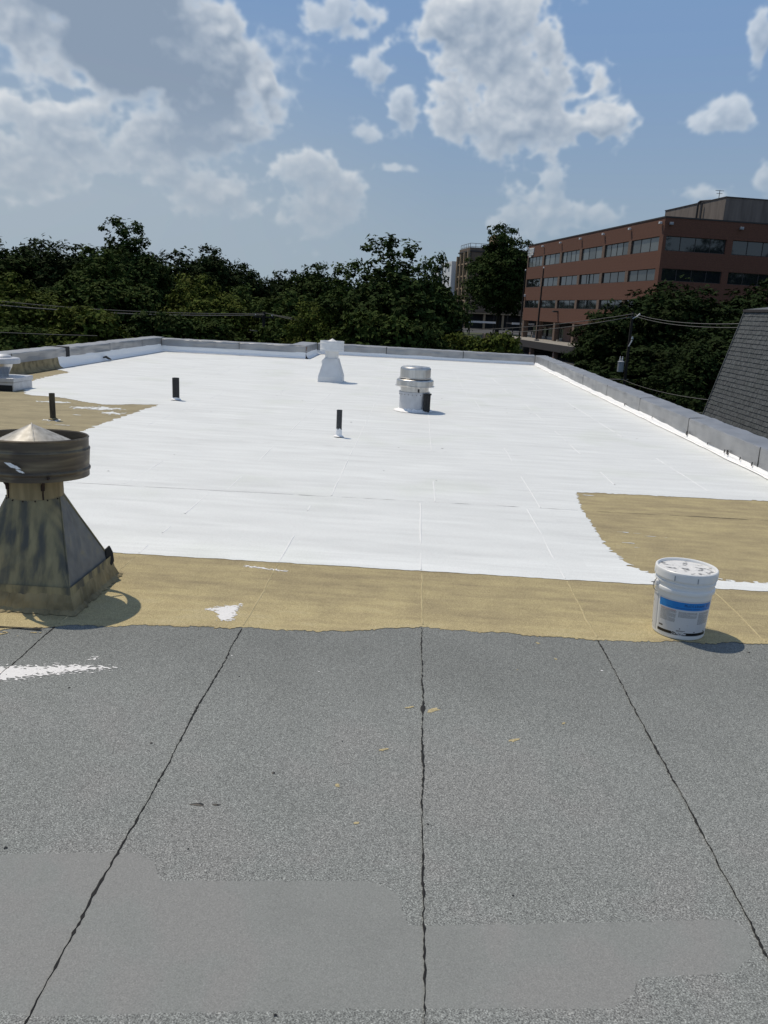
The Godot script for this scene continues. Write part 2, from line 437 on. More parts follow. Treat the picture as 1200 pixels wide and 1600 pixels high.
# ---------------------------------------------------------------- roof surface
const LAP0 := -0.80
const LAPW := 0.905
const TAN_EDGE := [[-8.0, -3.45], [-1.94, -3.53], [-1.70, -3.62], [-1.37, -3.68], [-0.8, -3.74], [-0.41, -3.75], [-0.22, -3.80], [-0.05, -3.85], [0.1, -3.9], [0.44, -3.88], [0.74, -3.87], [1.01, -3.87], [1.57, -3.92], [1.91, -3.95], [4.2, -4.0]]
var RIGHT_BARE := PackedVector2Array([Vector2(1.57, -7.44), Vector2(1.51, -7.0), Vector2(1.49, -6.67), Vector2(1.45, -5.71), Vector2(1.50, -5.2), Vector2(1.62, -5.02), Vector2(2.1, -4.985), Vector2(4.2, -5.03), Vector2(4.2, -7.55)])
var LEFT_BARE := PackedVector2Array([Vector2(-8.2, -8.1), Vector2(-4.3, -8.3), Vector2(-3.93, -8.9), Vector2(-3.95, -9.82), Vector2(-3.9, -12.07), Vector2(-4.24, -11.99), Vector2(-4.59, -11.75), Vector2(-5.02, -11.97), Vector2(-5.46, -12.3), Vector2(-6.13, -12.44), Vector2(-6.9, -13.9), Vector2(-7.08, -15.15), Vector2(-7.12, -16.41), Vector2(-8.2, -17.4)])
var nA := noise(101, 0.9, 4)
var nB := noise(102, 7.0, 4)
var nC := noise(103, 40.0, 3)
var nD := noise(104, 0.35, 3)

func sdf(p: Vector2, poly: PackedVector2Array) -> float:        # positive inside
	var d := 1e9
	var inside := false
	var m := poly.size()
	for i in m:
		var a := poly[i]
		var b := poly[(i + 1) % m]
		var e := b - a
		var w := p - a
		d = minf(d, (w - e * clampf(w.dot(e) / e.length_squared(), 0, 1)).length_squared())
		if (a.y > p.y) != (b.y > p.y) and p.x < (b.x - a.x) * (p.y - a.y) / (b.y - a.y) + a.x:
			inside = not inside
	return sqrt(d) if inside else -sqrt(d)

func polyline(x: float, pts: Array) -> float:
	for i in pts.size() - 1:
		if x < pts[i + 1][0]:
			return lerpf(pts[i][1], pts[i + 1][1], clampf((x - pts[i][0]) / (pts[i + 1][0] - pts[i][0]), 0, 1))
	return pts[-1][1]

func tan_field(p: Vector2) -> float:
	var f := polyline(p.x, TAN_EDGE) - p.y + nB.get_noise_2d(p.x * 0.7, p.y * 0.4) * 0.03 + nC.get_noise_2d(p.x, p.y) * 0.02
	if p.x < -1.73 and p.y > -3.7:                          # scuffed on thinly beside the ventilator
		f = maxf(f, nB.get_noise_2d(p.x * 0.8, p.y * 1.3) * 0.10 + nC.get_noise_2d(p.x, p.y) * 0.05 - 0.03 - maxf(0.0, p.y + 3.42) * 0.5)
	return f

func white_field(p: Vector2) -> float:
	var f := -4.81 - p.y + nB.get_noise_2d(p.x, 3.0) * 0.012
	var rough := nC.get_noise_2d(p.x * 0.35, p.y * 1.6)
	if p.x > 1.0 and p.y > -8.0:
		var drag := nB.get_noise_2d(p.x * 0.25 + 50.0, p.y * 2.6) * 0.03
		f = minf(f, -sdf(p, RIGHT_BARE) + drag + rough * (0.02 + 0.05 * smoothstep(-5.9, -5.1, p.y)))
		for e in [[1.72, -6.05, 0.17, 0.012], [1.85, -5.98, 0.25, 0.01], [1.66, -5.75, 0.2, 0.012], [1.62, -5.65, 0.12, 0.008], [1.66, -7.33, 0.1, 0.02]]:
			var q := 1.0 - sqrt(((p.x - e[0]) / e[2]) ** 2 + ((p.y - e[1] - 0.1 * (p.x - e[0])) / e[3]) ** 2)
			if q > -2: f = maxf(f, (q - 0.45 + rough * 0.8) * 0.03)
	elif p.x < -3.2 and p.y < -7.9:
		f = minf(f, -sdf(p, LEFT_BARE) + nB.get_noise_2d(p.x * 0.4, p.y) * 0.06 + rough * 0.04)
		for e in [[-5.35, -11.75, 0.33, 0.10], [-4.75, -11.3, 0.2, 0.14], [-4.45, -11.35, 0.33, 0.2], [-4.2, -10.95, 0.22, 0.16], [-4.62, -10.03, 0.17, 0.1], [-4.5, -10.6, 0.16, 0.03], [-4.35, -9.7, 0.2, 0.03]]:
			var q := 1.0 - sqrt(((p.x - e[0]) / e[2]) ** 2 + ((p.y - e[1]) / e[3]) ** 2)
			if q > -1: f = maxf(f, (q - 0.35 + rough * 1.1 + nB.get_noise_2d(p.x, p.y * 2.0) * 0.5) * 0.08)
	return f

func sheet(mb: MB, lo: Vector2, hi: Vector2, cell: float, field: Callable, height: Callable, tint: Callable):
	var nx := int(ceil((hi.x - lo.x) / cell))
	var nz := int(ceil((hi.y - lo.y) / cell))
	var sx := (hi.x - lo.x) / nx
	var sz := (hi.y - lo.y) / nz
	var f := PackedFloat32Array()
	var row := nx + 1
	f.resize(row * (nz + 1))
	for j in nz + 1:
		for i in row:
			f[j * row + i] = field.call(Vector2(lo.x + i * sx, lo.y + j * sz))
	var cache := {}
	var put = func(p: Vector2):
		var key := Vector2i(roundi(p.x * 8000), roundi(p.y * 8000))
		if not cache.has(key):
			var e := 0.02
			var y: float = height.call(p)
			var nn := Vector3(y - height.call(p + Vector2(e, 0)), e, y - height.call(p + Vector2(0, e))).normalized()
			cache[key] = [Vector3(p.x, y, p.y), nn, tint.call(p)]
		var g = cache[key]
		mb.v.append(g[0]); mb.n.append(g[1]); mb.c.append(g[2]); mb.uv.append(Vector2.ZERO)
	for j in nz:
		for i in nx:
			var k := j * row + i
			var fv := [f[k], f[k + 1], f[k + row + 1], f[k + row]]
			var cnt := 0
			for t in 4:
				if fv[t] > 0: cnt += 1
			if cnt == 0: continue
			var x := lo.x + i * sx
			var z := lo.y + j * sz
			var cp := [Vector2(x, z), Vector2(x + sx, z), Vector2(x + sx, z + sz), Vector2(x, z + sz)]
			var poly := []
			if cnt == 4: poly = cp
			else:
				for t in 4:
					var u := (t + 1) % 4
					if fv[t] > 0: poly.append(cp[t])
					if (fv[t] > 0) != (fv[u] > 0): poly.append(cp[t].lerp(cp[u], fv[t] / (fv[t] - fv[u])))
			for t in range(1, poly.size() - 1):            # x then z runs clockwise seen from above: the front side
				put.call(poly[0]); put.call(poly[t]); put.call(poly[t + 1])

func wave(p: Vector2, base: float, amp: float) -> float:
	return base + amp * (nA.get_noise_2d(p.x * 1.1, p.y * 1.1) + 0.35 * nB.get_noise_2d(p.x * 0.5, p.y * 0.5))

func make_roof():
	var roof := Node3D.new()
	roof.name = "roof"
	add_child(roof)
	roof.set_meta("kind", "structure")
	roof.set_meta("label", "flat roof of grey felt strips, partly coated tan and white")
	var tone = func(p: Vector2):
		var k := 1.0 + 0.10 * nA.get_noise_2d(p.x, p.y) + 0.08 * nB.get_noise_2d(p.x * 0.5, p.y * 0.5)
		k *= lerpf(1.0, 0.80, smoothstep(-2.6, -3.7, p.y))                       # granules worn off towards the coated end
		return Color(k * 0.975, k * 1.005, k * 1.0)
	var yes = func(_p): return 1.0
	var worn := PackedVector2Array([Vector2(-1.25, -1.93), Vector2(-1.08, -1.98), Vector2(-0.75, -2.02), Vector2(-0.68, -1.98), Vector2(-0.64, -1.91), Vector2(-0.05, -1.97), Vector2(0.03, -1.93), Vector2(0.06, -1.81), Vector2(0.1, -1.81), Vector2(0.81, -1.9), Vector2(0.96, -1.92), Vector2(0.99, -1.88), Vector2(0.97, -1.8), Vector2(0.9, -1.73), Vector2(0.65, -1.69), Vector2(0.62, -1.64), Vector2(0.56, -1.59), Vector2(0.1, -1.55), Vector2(-0.43, -1.49), Vector2(-0.77, -1.45), Vector2(-1.0, -1.47)])
	var is_worn = func(p: Vector2): return sdf(p, worn) + nC.get_noise_2d(p.x, p.y) * 0.008
	# felt strips, each lapping over the next; a few smoother worn patches in the foreground
	for k in range(-8, 6):
		var x0 := LAP0 + LAPW * k
		var x1 := minf(x0 + LAPW, 3.96)
		if x0 < -7.75: x0 = -7.75
		if x0 > 3.9: continue
		var mb := MB.new()
		var hgt = func(p: Vector2): return 0.0012 * (x1 - p.x) / LAPW + 0.0003 * nA.get_noise_2d(p.x * 2.0, p.y * 2.0)
		if k < -1 or k > 1:
			sheet(mb, Vector2(x0, -4.3), Vector2(x1, -0.6), 0.11, yes, hgt, tone)
		else:
			sheet(mb, Vector2(x0, -4.3), Vector2(x1, -2.06), 0.11, yes, hgt, tone)
			sheet(mb, Vector2(x0, -2.06), Vector2(x1, -1.4), 0.02, func(p): return -is_worn.call(p), hgt, tone)
			sheet(mb, Vector2(x0, -1.4), Vector2(x1, -0.6), 0.11, yes, hgt, tone)
			var wm := MB.new()
			sheet(wm, Vector2(x0, -2.06), Vector2(x1, -1.4), 0.02, is_worn, hgt, tone)
			part("worn_patch", wm, M.felt_smooth, roof)
		mb.col = Color(0.9, 0.9, 0.9)
		for zz in [[-27.3, -4.3], [-0.6, 6.0]]:
			mb.quad(Vector3(x0, 0.0012, zz[1]), Vector3(x1, 0, zz[1]), Vector3(x1, 0, zz[0]), Vector3(x0, 0.0012, zz[0]))
		part("membrane_strip", mb, M.felt, roof)
	# tar squeezed out along the laps
	for k in range(-2, 5):
		var xs := LAP0 + LAPW * k
		var mb := MB.new()
		var stop := polyline(xs, TAN_EDGE) + 0.01
		var z := stop
		var prev := []
		var nn := noise(300 + k, 3.0, 4)
		while z < 0.6:
			var big := 0.0
			if k == 1: big = 0.008 * exp(-((z + 3.02) / 0.03) ** 2)
			var w := clampf(0.0024 + 0.0036 * nn.get_noise_2d(z * 0.9, 1.0) + 0.005 * nn.get_noise_2d(z * 17.0, 9.0), 0.0007, 0.0085) + big
			var cx := xs + 0.009 * nn.get_noise_2d(z * 0.5, 5.0) + 0.004 * nn.get_noise_2d(z * 4.0, 7.0) + 0.003 * nn.get_noise_2d(z * 19.0, 3.0)
			var cur := [Vector3(cx - w, 0.0014, z), Vector3(cx - w * 0.3, 0.0042, z), Vector3(cx + w, 0.0014, z)]
			if prev.size():
				mb.quad(cur[0], cur[1], prev[1], prev[0]); mb.quad(cur[1], cur[2], prev[2], prev[1])
			prev = cur
			z += 0.014
		part("tar_seam", mb, M.tar_rough, roof)
	# tan base coat
	var tan_tone = func(p: Vector2):
		var s := nB.get_noise_2d(p.x * 0.16, p.y * 1.5) * 0.34 + nA.get_noise_2d(p.x * 1.3, p.y * 2.5) * 0.3 + nB.get_noise_2d(p.x * 0.5 + 40.0, p.y * 0.8) * 0.3 + nC.get_noise_2d(p.x * 0.06, p.y * 0.7) * 0.16
		var k := clampf(0.80 + 0.42 * s, 0.42, 1.2)
		if p.y > -4.85: k *= lerpf(1.0, 1.22, smoothstep(-4.3, -3.9, p.y + nA.get_noise_2d(p.x * 2.0, 8.0) * 0.3))   # thicker where the roller ran out
		if p.y < -8.0: return Color(k * 0.86, k * 0.87, k * 0.92)
		return Color(k, k * (0.985 + 0.03 * s), k * (0.96 + 0.12 * (0.8 - k)))
	var tan_h = func(p: Vector2): return wave(p, 0.0029, 0.0004)
	var tb := MB.new()
	sheet(tb, Vector2(-2.5, -5.1), Vector2(2.6, -3.35), 0.0125, tan_field, tan_h, tan_tone)
	sheet(tb, Vector2(-7.75, -5.1), Vector2(-2.5, -3.3), 0.07, tan_field, tan_h, tan_tone)
	sheet(tb, Vector2(2.6, -5.1), Vector2(3.96, -3.6), 0.04, tan_field, tan_h, tan_tone)
	sheet(tb, Vector2(1.2, -7.8), Vector2(3.96, -5.1), 0.025, yes, tan_h, tan_tone)
	sheet(tb, Vector2(-7.75, -17.6), Vector2(-3.5, -8.0), 0.05, yes, tan_h, tan_tone)
	part("base_coat", tb, M.tan, roof)
	# white top coat
	var white_tone = func(p: Vector2):
		var s := nB.get_noise_2d(p.x * 0.09, p.y * 0.8) * 0.5 + nA.get_noise_2d(p.x * 0.5, p.y * 1.6) * 0.35 + nC.get_noise_2d(p.x * 0.03, p.y * 0.45) * 0.45
		var thin := smoothstep(0.18, 0.6, nD.get_noise_2d(p.x * 1.6 + 4.0, p.y * 1.2))
		var k := clampf(0.765 + 0.13 * s - 0.03 * thin, 0.58, 0.86)
		k += 0.07 * smoothstep(0.75, 0.1, 3.9 - p.x + nB.get_noise_2d(p.y * 0.4, 2.0) * 0.35)    # a thicker, brighter run of coating beside the right parapet
		k += 0.05 * smoothstep(0.3, 0.05, absf(p.y + 4.95) - 0.05)
		return Color(k * (0.965 - 0.01 * thin), k, k * (1.005 - 0.03 * thin))
	var white_h = func(p: Vector2): return wave(p, 0.0058, 0.0013)
	var wb := MB.new()
	sheet(wb, Vector2(-2.5, -5.1), Vector2(2.6, -4.76), 0.0125, white_field, white_h, white_tone)
	sheet(wb, Vector2(-7.75, -5.1), Vector2(-2.5, -4.76), 0.05, white_field, white_h, white_tone)
	sheet(wb, Vector2(2.6, -5.1), Vector2(3.96, -4.76), 0.02, white_field, white_h, white_tone)
	sheet(wb, Vector2(1.2, -7.8), Vector2(3.96, -5.1), 0.016, white_field, white_h, white_tone)
	sheet(wb, Vector2(-7.75, -17.6), Vector2(-3.4, -8.0), 0.032, white_field, white_h, white_tone)
	sheet(wb, Vector2(-7.75, -8.0), Vector2(-3.4, -5.1), 0.07, yes, white_h, white_tone)
	sheet(wb, Vector2(-3.4, -17.6), Vector2(1.2, -5.1), 0.06, yes, white_h, white_tone)
	sheet(wb, Vector2(1.2, -17.6), Vector2(3.96, -7.8), 0.06, yes, white_h, white_tone)
	sheet(wb, Vector2(-7.75, -27.2), Vector2(3.96, -17.6), 0.1, yes, white_h, white_tone)
	part("top_coat", wb, M.white, roof)
	# lap ridges that show through the coats
	for k in range(-7, 6):
		for zone in [[-4.83, -6.68, 0.0], [-6.72, -15.5, 0.125], [-15.6, -26.6, 0.02]]:
			var xs: float = LAP0 + LAPW * k + zone[2]
			if xs > 3.7 or xs < -7.5: continue
			if xs < -3.8 and zone[0] > -15: continue
			if xs > 1.3 and zone[0] > -6: continue
			if xs > 1.3 and zone[0] > -8: zone = [-7.65, -15.5, zone[2]]
			var mb := MB.new()
			mb.col = Color(0.80, 0.82, 0.825)
			var z: float = zone[0]
			var prev := []
			while z > zone[1]:
				var w := 0.006 + 0.006 * nB.get_noise_2d(z * 1.5, xs * 3.0)
				var up := 0.0035 + 0.004 * nA.get_noise_2d(z * 1.4, xs * 2.0)
				var cx: float = xs + 0.01 * nA.get_noise_2d(z * 0.7, xs)
				var y: float = white_h.call(Vector2(cx, z)) - 0.0015
				var cur := [Vector3(cx - w - 0.004, y, z), Vector3(cx - w * 0.4, y + maxf(up, 0.0), z), Vector3(cx + w * 0.4, y + maxf(up, 0.0), z), Vector3(cx + w + 0.004, y, z)]
				if prev.size() and nA.get_noise_2d(z * 0.45 + 20.0, xs * 5.0) > -0.12:
					for t in 3: mb.quad(prev[t], prev[t + 1], cur[t + 1], cur[t])
				prev = cur
				z -= 0.06
			if mb.v.size(): part("lap_ridge", mb, M.white, roof)
	for k in [-1, 0, 1, 2, 3]:
		var xs: float = LAP0 + LAPW * k
		var mb := MB.new()
		mb.col = Color(1.08, 1.06, 1.05)
		var z: float = polyline(xs, TAN_EDGE) - 0.03
		var prev := []
		while z > -4.8:
			var cx := xs + 0.012 * nA.get_noise_2d(z * 2.0, xs)
			var w := 0.0025 + 0.005 * nB.get_noise_2d(z * 3.0, xs)
			var cur := [Vector3(cx - w - 0.003, 0.0028, z), Vector3(cx, 0.0062, z), Vector3(cx + w + 0.003, 0.0028, z)]
			if prev.size():
				for t in 2: mb.quad(prev[t], prev[t + 1], cur[t + 1], cur[t])
			prev = cur
			z -= 0.04
		part("lap_ridge", mb, M.tan, roof)
	# the end lap of the strips: a thin open line
	for run in [[-7.6, -1.0, 0.0045, M.white, 0.35], [-2.6, -1.72, 0.006, M.tar_rough, 0.9], [-0.95, 1.47, 0.004, M.tar_rough, 0.0], [1.55, 3.7, 0.006, M.tar_rough, 0.0], [-3.4, 1.3, 0.004, M.white, 0.0]]:
		var mb := MB.new()
		mb.col = Color(0.5, 0.5, 0.5) if run[3] == M.white else Color.WHITE
		var x: float = run[0]
		var zc := -6.69 if run[4] != 0.0 or run[3] != M.white else -9.25
		if run[0] == -2.6: zc = -3.585
		var prev := []
		while x < run[1]:
			var zz: float = zc - 0.012 * x + 0.012 * nA.get_noise_2d(x * 1.5, zc)
			var w: float = maxf(0.0002, run[2] * (0.35 + 1.1 * nB.get_noise_2d(x * 0.8, zc) + run[4]))
			var y: float = (white_h.call(Vector2(x, zz)) if x < 1.5 else 0.0034) + 0.0014
			var cur := [Vector3(x, y, zz - w), Vector3(x, y, zz + w)]
			if prev.size(): mb.quad(prev[1], cur[1], cur[0], prev[0])
			prev = cur
			x += 0.05
		part("end_lap", mb, run[3], roof)
	# white smears on tan and grey
	for s in [[PackedVector2Array([Vector2(-1.06, -3.95), Vector2(-0.99, -3.93), Vector2(-0.93, -3.80), Vector2(-0.875, -3.82), Vector2(-0.87, -4.06), Vector2(-0.95, -4.02)]), 0.0045, 0.05], [PackedVector2Array([Vector2(-1.245, -3.205), Vector2(-1.42, -3.215), Vector2(-1.75, -3.15), Vector2(-2.1, -3.1), Vector2(-2.1, -2.9), Vector2(-1.72, -3.0), Vector2(-1.5, -3.1)]), 0.0028, 0.08], [PackedVector2Array([Vector2(-1.395, -3.30), Vector2(-1.37, -3.30), Vector2(-1.37, -3.27), Vector2(-1.395, -3.27)]), 0.0028, 0.05], [PackedVector2Array([Vector2(-1.0, -4.72), Vector2(-0.72, -4.66), Vector2(-0.72, -4.64), Vector2(-1.0, -4.69)]), 0.0045, 0.03]]:
		var mb := MB.new()
		var box := Rect2(s[0][0], Vector2.ZERO)
		for p in s[0]: box = box.expand(p)
		box = box.grow(0.05)
		var yy: float = s[1]
		var poly: PackedVector2Array = s[0]
		var rough: float = s[2]
		sheet(mb, box.position, box.end, 0.006, func(p): return sdf(p, poly) - rough * 0.12 + nC.get_noise_2d(p.x * 0.8, p.y * 2.2) * rough, func(_p): return yy, func(_p): return Color(0.8, 0.8, 0.8))
		part("white_smear", mb, M.white, roof)
	# drips of tan and bits of tar on the grey felt
	var spots := [[-0.19, -2.43, 0.022, 1], [-0.11, -2.23, 0.02, 1], [-0.04, -2.68, 0.03, 2], [0.46, -2.81, 0.035, 2], [0.69, -3.78, 0.02, 1], [0.37, -3.89, 0.035, 1], [0.05, -3.02, 0.03, 2], [0.15, -3.01, 0.05, 2], [0.68, -2.97, 0.02, 2], [-0.78, -3.41, 0.008, 0], [-0.42, -2.48, 0.015, 3], [-0.63, -2.27, 0.03, 4], [-0.57, -2.275, 0.016, 4], [-1.13, -2.0, 0.012, 3], [-0.24, -1.5, 0.01, 3], [-1.37, -3.0, 0.012, 3], [-0.9, -2.62, 0.012, 3], [0.75, -3.6, 0.016, 1], [-0.36, -3.3, 0.008, 0], [0.36, -1.95, 0.008, 3], [0.12, -2.25, 0.009, 3], [-0.7, -3.2, 0.008, 3], [-0.2, -2.72, 0.007, 3], [1.76, -3.83, 0.014, 3], [0.95, -3.5, 0.01, 0], [0.55, -3.45, 0.008, 1], [-0.6, -2.05, 0.006, 3]]
	for s in spots:
		var mb := MB.new()
		var len_k: float = 2.6 if s[3] == 2 else (3.2 if s[3] == 4 else 1.0)
		var tilt: float = -0.6 if s[3] == 2 else 0.05
		var a := []
		for t in 9:
			var f := TAU * t / 9.0
			var q = Vector2(cos(f) * len_k, sin(f)).rotated(tilt) * s[2] * rng.randf_range(0.25, 0.65) * (0.55 if len_k > 1.0 else 1.0)
			a.append(Vector3(s[0] + q.x, 0.002, s[1] + q.y))
		var top := Vector3(s[0], 0.005 if s[3] >= 3 else 0.0032, s[1])
		for t in 9: mb.tri(a[(t + 1) % 9], a[t], top)
		if s[3] == 1 or s[3] == 2: mb.col = Color(1.2, 1.15, 1.0)
		part("tar_bit" if s[3] >= 3 else "paint_drip", mb, M.tar if s[3] >= 3 else (M.white if s[3] == 0 else M.tan), roof)
	for k in 26:
		var mb := MB.new()
		var cx := rng.randf_range(-3.2, 3.4)
		var cz := rng.randf_range(-16.0, -5.3)
		if white_field(Vector2(cx, cz)) < 0.1: continue
		var r0 := rng.randf_range(0.006, 0.016)
		for t in 7:
			var f0 := TAU * t / 7.0
			var f1 := TAU * (t + 1) / 7.0
			mb.tri(Vector3(cx + cos(f1) * r0, 0.0085, cz + sin(f1) * r0 * 0.7), Vector3(cx + cos(f0) * r0, 0.0085, cz + sin(f0) * r0 * 0.7), Vector3(cx, 0.011, cz))
		part("dirt_speck", mb, M.tar_rough if k % 3 == 0 else M.felt, roof)
	# the outside walls that carry the roof
	var wl := MB.new()
	wl.box(Vector3(-8.05, -4.5, -27.35), Vector3(4.2, -0.05, 6.2))
	part("outer_wall", wl, M.brick, roof)

# ---------------------------------------------------------------- parapets
# A run from a to b; inner side on the left hand of the direction of travel.
func parapet(label: String, joints: Array, a: Vector2, b: Vector2, inner: Vector2, top0: float, top1: float, face: float, width: float, base_kind: Array, foot := 0.07):
	var o := thing("parapet_wall", label, "parapet", Vector3.ZERO, 0.0, "metal-capped parapets round the roof")
	var total := a.distance_to(b)
	var dir := (b - a) / total
	var at3 = func(s: float, out: float, y: float): return Vector3(a.x + dir.x * s - inner.x * out, y, a.y + dir.y * s - inner.y * out)
	var mcore := MB.new()
	var h0 := minf(top0, top1) - 0.03
	var c := [at3.call(0, 0.02, -0.06), at3.call(total, 0.02, -0.06), at3.call(total, width - 0.03, -0.06), at3.call(0, width - 0.03, -0.06)]
	var d := []
	for p in c: d.append(p + Vector3(0, h0 + 0.06, 0))
	var mid: Vector3 = (c[0] + d[2]) / 2.0
	for k in 4: mcore.oquad(c[k], c[(k + 1) % 4], d[(k + 1) % 4], d[k], mid)
	mcore.oquad(d[0], d[1], d[2], d[3], mid)
	part("wall_core", mcore, M.core, o)
	var dent := noise(500 + int(total * 37), 1.0, 3)
	for k in joints.size() - 1:
		var s0: float = joints[k] + 0.004
		var s1: float = joints[k + 1] - 0.004
		var mb := MB.new()
		var nl := maxi(4, int((s1 - s0) / 0.09))
		# cross-section: [out, height below top]
		var sec := [[0.012, face + 0.004], [0.0, face], [0.0, face * 0.75], [0.0, face * 0.5], [0.0, face * 0.25], [0.0, 0.012], [0.009, 0.002], [width * 0.3, -0.006], [width * 0.65, -0.012], [width - 0.008, -0.016], [width, -0.006], [width, face * 0.8]]
		var rows := []
		var shift := rng.randf_range(-0.004, 0.004)
		for i in nl + 1:
			var s := lerpf(s0, s1, float(i) / nl)
			var top := lerpf(top0, top1, s / total) + shift
			var row := []
			for j in sec.size():
				var out: float = sec[j][0]
				var y: float = top - sec[j][1]
				var free := 1.0 if i > 0 and i < nl else 0.35
				if j >= 1 and j <= 4: out += free * 0.013 * dent.get_noise_2d(s * 0.8, j * 0.22 + k * 7.0) * (1.0 if j != 1 else 1.5)
				if j >= 6 and j <= 9: y += 0.011 * dent.get_noise_2d(s * 2.2 + k * 11.0, out * 1.0 + 30.0)
				if j == 5: out += free * 0.003 * dent.get_noise_2d(s * 3.0, 60.0)
				row.append(at3.call(s, out, y))
			rows.append(row)
		# smooth normals along the run, crisp at the folds
		for i in nl:
			for j in sec.size() - 1:
				var nn := []
				for t in [i, i + 1]:
					var p0: Vector3 = rows[maxi(t - 1, 0)][j]
					var p1: Vector3 = rows[mini(t + 1, nl)][j]
					var q := (p1 - p0).cross(rows[t][j + 1] - rows[t][j])
					var want := Vector3(inner.x, 0, inner.y) if j < 6 else (Vector3.UP if j < 9 else Vector3(-inner.x, 0, -inner.y))
					if q.dot(want) < 0: q = -q
					nn.append(q.normalized())
				var P := [rows[i][j], rows[i + 1][j], rows[i + 1][j + 1], rows[i][j + 1]]
				var N := [nn[0], nn[1], nn[1], nn[0]]
				if (P[1] - P[0]).cross(P[2] - P[0]).dot(N[0]) < 0:
					P.reverse(); N.reverse()
				mb.squad(P, N)
		mb.col = Color.WHITE
		var cp := part("coping_panel", mb, M.coping, o)
		cp.set_meta("kind", "part")
	# joint gaps: tarred seam behind each joint
	for k in range(1, joints.size() - 1):
		var s: float = joints[k]
		var top := lerpf(top0, top1, s / total)
		var mb := MB.new()
		var w := 0.011
		var A = [at3.call(s - w, -0.0015, top - face), at3.call(s + w, -0.0015, top - face), at3.call(s + w, -0.0015, top - 0.002), at3.call(s - w, -0.0015, top - 0.002)]
		var E = [at3.call(s - w, width * 0.9, top + 0.008), at3.call(s + w, width * 0.9, top + 0.008)]
		mb.oquad(A[0], A[1], A[2], A[3], at3.call(s, 0.1, top - face / 2))
		mb.oquad(A[3], A[2], E[1], E[0], at3.call(s, 0.1, top - 1.0))
		part("joint_sealant", mb, M.tar, o)
	# base flashing: runs down from the coping and out over the roof
	for bk in base_kind:
		var mb := MB.new()
		var s := float(bk[0])
		var s_end := float(bk[1])
		var prev := []
		while true:
			var top := lerpf(top0, top1, s / total) - face + 0.01
			var wob := dent.get_noise_2d(s * 1.3, 90.0)
			var row := [at3.call(s, 0.006, top), at3.call(s, -0.010 - 0.008 * wob, top * 0.72), at3.call(s, -0.022 + 0.01 * wob, top * 0.42), at3.call(s, -foot * 0.75, top * 0.17 + 0.004), at3.call(s, -foot * 1.6 - 0.02 * wob, 0.016)]
			if prev.size():
				for j in 4: mb.oquad(prev[j], row[j], row[j + 1], prev[j + 1], at3.call(s, 0.3, -0.2))
			prev = row
			if s >= s_end: break
			s = minf(s + 0.1, s_end)
		mb.col = Color(0.80, 0.81, 0.82) if bk[2] == "white" else Color.WHITE
		part("base_flashing", mb, M.white if bk[2] == "white" else M.flash_tan, o)
	return o

func make_parapets():
	# left: from the camera's side to the back corner, along -z
	var lj := [0.0]
	for z in [0.0, -2.5, -5.0, -7.5, -10.0, -12.6, -15.2, -17.7, -20.2, -22.6]: lj.append(6.0 - z)
	lj.append(6.0 + 24.65)
	var left = parapet("long left parapet with grey metal coping, tan and then white base", lj, Vector2(-7.72, 6.0), Vector2(-7.72, -24.65), Vector2(1, 0), 0.42, 0.42, 0.19, 0.34, [[0.0, 23.2, "tan"], [23.2, 30.3, "white"]])
	var cover := MB.new()
	cover.box(Vector3(-8.075, 0.22, -17.80), Vector3(-7.715, 0.437, -17.60), 0.004)
	part("joint_cover", cover, M.tar_rough, left).set_meta("label", "black tarred strip over a coping joint")
	var curl := MB.new()
	curl.tube([Vector3(-7.65, 0.10, -19.55), Vector3(-7.60, 0.115, -19.6), Vector3(-7.55, 0.07, -19.66), Vector3(-7.53, 0.05, -19.75)], [0.02, 0.03, 0.025, 0.012], 8)
	part("tar_lump", curl, M.tar, left)
	parapet("left half of the back parapet, white base under dented grey coping", [0.0, 2.35, 4.37], Vector2(-7.71, -24.32), Vector2(-3.34, -24.32), Vector2(0, 1), 0.385, 0.385, 0.20, 0.36, [[0.0, 4.37, "white"]])
	parapet("short return of the back parapet where it steps back beside the white vent", [0.0, 1.4, 2.7], Vector2(-3.34, -24.34), Vector2(-3.34, -27.0), Vector2(1, 0), 0.38, 0.38, 0.20, 0.5, [[0.0, 2.66, "white"]])
	parapet("right half of the back parapet, low white base under grey coping", [0.0, 2.3, 4.85, 7.22], Vector2(-3.33, -27.05), Vector2(3.89, -27.05), Vector2(0, 1), 0.36, 0.31, 0.22, 0.36, [[0.0, 7.2, "white"]])
	var rj := [0.0]
	for z in [-24.3, -21.7, -19.1, -16.6, -14.1, -11.5, -9.05, -6.6, -4.1, -1.6, 0.9, 3.4]: rj.append(27.05 + z)
	rj.append(33.05)
	var right = parapet("long right parapet with light grey metal coping running to the back corner", rj, Vector2(3.9, -27.05), Vector2(3.9, 6.0), Vector2(-1, 0), 0.33, 0.26, 0.225, 0.33, [[0.0, 33.0, "white"]], 0.035)
	for z in [-8.6, -9.15, -9.5, -10.0, -10.6, -11.45, -13.2, -15.0, -9.9, -8.3]:
		var s := MB.new()
		var y := lerpf(0.33, 0.26, (27.05 + z) / 33.05) - 0.225
		var w := rng.randf_range(0.008, 0.022)
		s.tube([Vector3(3.885, y + 0.02 + w, z - w), Vector3(3.878, y + 0.004, z), Vector3(3.872, y - 0.006, z + w * 1.5)], [w * 0.4, w * 0.7, w * 0.35], 6)
		part("tar_lump", s, M.tar, right)

